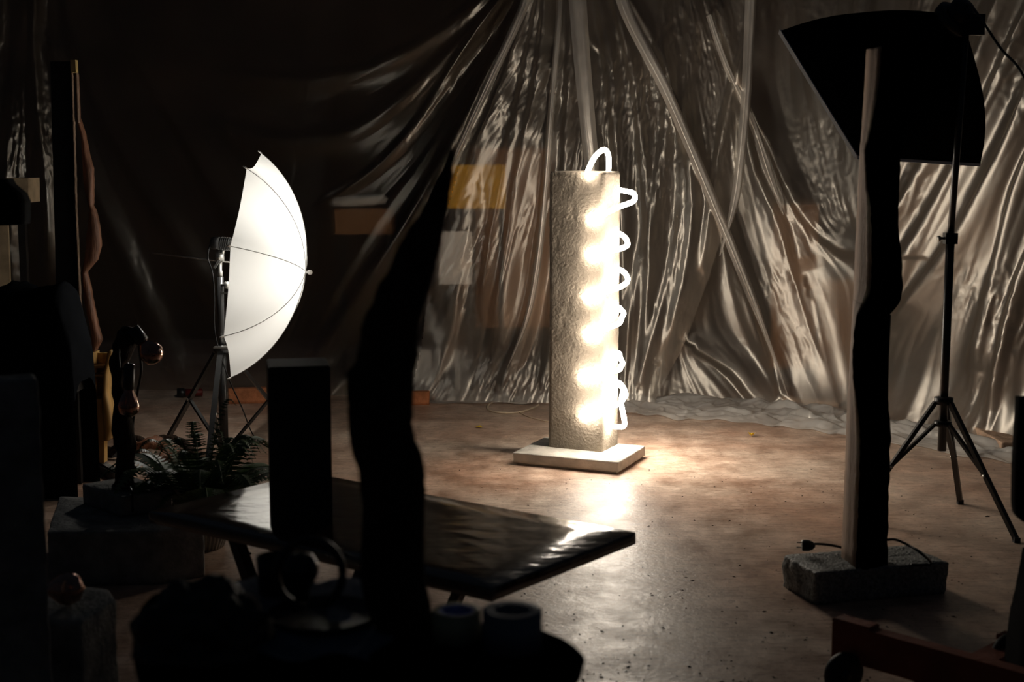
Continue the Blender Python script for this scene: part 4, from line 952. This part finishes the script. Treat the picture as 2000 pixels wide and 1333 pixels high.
# fern in a wicker pot
fc_ = Vector((-1.19, 5.32, 0))
fern = thing('potted_fern', 'green fern with arching fronds in a pale ribbed pot', 'fern', fc_)
put('pot', lathe([(0.001, 0.0), (0.075, 0.0), (0.105, 0.07), (0.110, 0.14), (0.100, 0.20), (0.092, 0.20), (0.098, 0.14), (0.001, 0.13)], fc_, (0, 0, 1), 36), 'grey_concrete', fern)
for k in range(36):
    a = 2 * math.pi * k / 36; d = Vector((math.cos(a), math.sin(a), 0))
    put('pot_rib', tube([fc_ + d * 0.078 + Vector((0, 0, 0.004)), fc_ + d * 0.107 + Vector((0, 0, 0.07)), fc_ + d * 0.112 + Vector((0, 0, 0.14)), fc_ + d * 0.102 + Vector((0, 0, 0.2))], 0.0035, 5), 'wicker', fern)
def frond(base, az, length, rise, droop):
    d = Vector((math.cos(az), math.sin(az), 0)); s = Vector((-d.y, d.x, 0)); V, F = [], []; n = 26; prev = None
    pts = []
    for i in range(n + 1):
        t = i / n; pts.append(base + d * length * (t ** 0.9) + Vector((0, 0, rise * math.sin(min(1, t * 1.05) * math.pi * 0.62) - droop * t * t)))
    v, f = tube(pts, [0.0022 * (1 - i / (n + 1)) + 0.0006 for i in range(n + 1)], 4); V += v; F += f
    for i in range(3, n):
        t = i / n; w = length * 0.34 * (1 - t) ** 0.75 * min(1, t * 7)
        tg = (pts[i + 1] - pts[i - 1]).normalized(); bw_ = length / n * 0.75
        for sg in (-1, 1):
            o = (s * sg + tg * 0.40 - Vector((0, 0, 0.22))).normalized(); k = len(V); q = pts[i]
            V += [q + tg * bw_, q - tg * bw_ * 0.5, q + o * w * 0.33 - tg * bw_ * 0.75, q + o * w * 0.4 - tg * bw_ * 0.2, q + o * w * 0.7 - tg * bw_ * 0.4,
                  q + o * w, q + o * w * 0.66 + tg * bw_ * 0.6, q + o * w * 0.58 + tg * bw_ * 0.25, q + o * w * 0.30 + tg * bw_ * 1.0]
            F += [(k, k + 1, k + 2, k + 8), (k + 8, k + 2, k + 3, k + 7), (k + 7, k + 3, k + 4, k + 6), (k + 6, k + 4, k + 5)]
    return V, F
rf = random.Random(3)
for k in range(46):
    az = k * 2.399 + rf.uniform(-0.2, 0.2); ring_ = 0.02 + 0.05 * rf.random()
    bs = fc_ + Vector((math.cos(az) * ring_, math.sin(az) * ring_, 0.16))
    ln_ = rf.uniform(0.22, 0.40); rs_ = rf.uniform(0.10, 0.28) if k % 3 else rf.uniform(0.26, 0.36)
    put('frond', frond(bs, az, ln_ * (0.6 if rs_ > 0.27 else 1), rs_, rf.uniform(0.02, 0.16)), 'fern', fern, smooth=False)
put('frond', frond(fc_ + Vector((0.03, -0.02, 0.16)), R(-22), 0.36, 0.20, 0.03), 'fern', fern, smooth=False)
put('frond', frond(fc_ + Vector((0.0, 0.02, 0.16)), R(40), 0.16, 0.40, 0.0), 'fern', fern, smooth=False)

# far left: dark cloth heap, cardboard, lamp arm
YC = 6.25
hc = at(60, 740, YC)
def heap():
    top = [(-40,565),(5,552),(25,547),(45,548),(70,560),(100,556),(125,549),(135,560),(145,595),(158,640),(165,720),(170,800)]
    T = np.array(top, float); rows = []
    xs = np.linspace(-40, 166, 60)
    for dy in np.linspace(0, 1, 14):
        row = []
        for x in xs:
            y = np.interp(x, T[:, 0], T[:, 1]); p = at(x, y, YC); zt0 = p.z
            ang = math.pi * dy; yy = YC - 0.16 * math.cos(ang) ; zz = zt0 - 0.10 * (1 - math.sin(ang)) - (0.03 * abs(noise.noise(Vector((x * 0.03, dy * 3, 0)))))
            row.append(Vector((p.x, yy, zz)))
        rows.append(row)
    low0 = [Vector((p.x, p.y - 0.01, 0.0)) for p in rows[0]]; low1 = [Vector((p.x, p.y + 0.01, 0.0)) for p in rows[-1]]
    return loft([low0] + rows + [low1], cap=False, closed=False)
ch = thing('draped_chair', 'chair completely covered by a black cloth at the left edge', 'chair', (hc.x, YC, 0))
put('black_cloth', heap(), 'navy', ch)
for dx, dy in ((-0.22, -0.14), (0.15, -0.14), (-0.22, 0.14), (0.15, 0.14)):
    put('leg', bar((hc.x + dx, YC + dy, 0), (hc.x + dx, YC + dy, 0.75), 0.035), 'dark_board', ch, smooth=False)
put('seat', obox((hc.x - 0.03, YC, 0.46), ((1, 0, 0), (0, 1, 0), (0, 0, 1)), (0.22, 0.16, 0.02)), 'dark_board', ch, smooth=False)
YK = 8.0
kb = thing('cardboard_box', 'beige cardboard box on a stand by the left plastic fold', 'box', (at(32, 372, YK).x, YK, 0))
put('box_body', strip([(348, 10), (396, 14)], [(345, 54), (392, 55)], YK, 0.2, 348, 396, 4), 'kraft', kb, smooth=False)
put('box_flap', strip([(396, 36), (404, 36)], [(389, 56), (398, 56)], YK - 0.02, 0.02, 396, 402, 3), 'kraft', kb, smooth=False)
put('stand_post', bar((at(30, 400, YK).x, YK + 0.1, 0), (at(30, 398, YK).x, YK + 0.1, at(30, 396, YK).z), 0.04), 'dark_board', kb, smooth=False)
wb = put('wall_board', strip([(440, -60), (560, -60), (900, -60)], [(440, 15), (560, 20), (800, 20)], YK - 0.1, 0.02, 440, 860, 6), 'kraft', base=(at(-20, 860, YK).x, YK, 0), smooth=False)
tag(wb, 'pale upright board at the left edge below the cardboard box', 'board')
hk = at(15, 400, 4.2)
ha = thing('hooded_lamp', 'black hooded lamp on a post at the left edge', 'lamp', (at(-60, 1200, 4.2).x, 4.2, 0))
put('hood', strip([(350, -40), (440, -40)], [(350, 2), (362, 10), (378, 30), (395, 38), (440, 37)], 4.2, 0.10, 350, 440, 24, 0.01, 0.8), 'black_fabric', ha)
put('post', bar((at(-60, 1200, 4.2).x, 4.25, 0), (at(-60, 1200, 4.2).x, 4.25, 2.0), 0.03), 'black_metal', ha, smooth=False)
put('arm', bar((at(-60, 1200, 4.2).x, 4.25, at(0, 380, 4.2).z), (at(0, 380, 4.2).x, 4.25, at(0, 380, 4.2).z), 0.03), 'black_metal', ha, smooth=False)

# ------------------------------------------------------------------ right front: dolly and dark shapes at the edge
d0, d1 = fl(1627, 1207, 0.20), fl(2050, 1322, 0.20); dd = (d1 - d0).normalized(); dn_ = Vector((-dd.y, dd.x, 0))
if dn_.y < 0: dn_ = -dn_
dk = thing('wooden_dolly', 'low red timber dolly on casters in the near right corner', 'dolly', (d0.x + 0.3, d0.y, 0))
def zbar(a, b, w, z0, z1):
    t = (b - a).normalized(); s = Vector((-t.y, t.x, 0))
    return prism([a + s * w / 2, a - s * w / 2, b - s * w / 2, b + s * w / 2], z0, z1, 0.003)
ft0 = Vector((d0.x, d0.y, 0)); ft1 = ft0 + dd * 0.85; ft1.z = 0
put('side_beam', zbar(ft0 + dn_ * 0.02, ft1 + dn_ * 0.02, 0.045, 0.085, 0.19), 'red_timber', dk, smooth=False)
put('side_beam', zbar(ft0 + dn_ * 0.50 + dd * 0.25, ft1 + dn_ * 0.50 + dd * 0.25, 0.045, 0.085, 0.10), 'red_timber', dk, smooth=False)
put('cap_board', zbar(ft0 + dn_ * 0.022, ft0 + dn_ * 0.022 + dd * 0.12, 0.05, 0.19, 0.20), 'red_timber', dk, smooth=False)
for e in (0.30, 0.78):
    put('cross_board', zbar(ft0 + dd * e, ft0 + dd * e + dn_ * 0.50, 0.08, 0.07, 0.085), 'red_timber', dk, smooth=False)
for e, s_ in ((0.055, 0.0), (0.80, 0.0), (0.30, 0.48), (0.95, 0.48)):
    wc = ft0 + dd * e + dn_ * s_ + Vector((-0.02, -0.03, 0.062)); ax_ = Vector((0.35, -0.9, 0)).normalized()
    w_ = put('caster_wheel', lathe([(0.02, -0.016), (0.052, -0.016), (0.060, -0.008), (0.060, 0.008), (0.052, 0.016), (0.02, 0.016)], wc, ax_, 28), 'rubber', dk)
    put('hub', lathe([(0.016, -0.02), (0.016, 0.02)], wc, ax_, 14), 'black_metal', w_)
Yq = 3.6
hq = thing('padded_bar', 'black padded bar hanging at the right edge beyond the dolly', 'bar', (at(2010, 1020, Yq).x, Yq, at(2010, 1020, Yq).z))
put('pad', strip([(780, 1996), (900, 1989), (985, 1987), (1010, 1990), (1020, 1998)], [(780, 2060), (1000, 2056), (1020, 2040)], Yq, 0.05, 780, 1020, 40, 0.006, 0.8), 'black_fabric', hq)
put('hanger', bar(at(2030, 800, Yq) + Vector((0, 0.025, 0)), at(2030, -400, Yq) + Vector((0, 0.025, 0)), 0.012), 'black_metal', hq, smooth=False)
Yb = 3.6
bb0 = at(2010, 1290, Yb)
tag(put('canvas_bag', strip([(1115, 2056), (1160, 2048), (1200, 2040), (1240, 2030), (1300, 2022), (1340, 2018)], [(1115, 2160), (1340, 2200)], Yb, 0.22, 1115, 1345, 40, 0.03, 1.5), 'black_fabric', base=(bb0.x, Yb, at(2010, 1345, Yb).z)),
    'black canvas bag standing on the dolly at the right edge', 'bag')
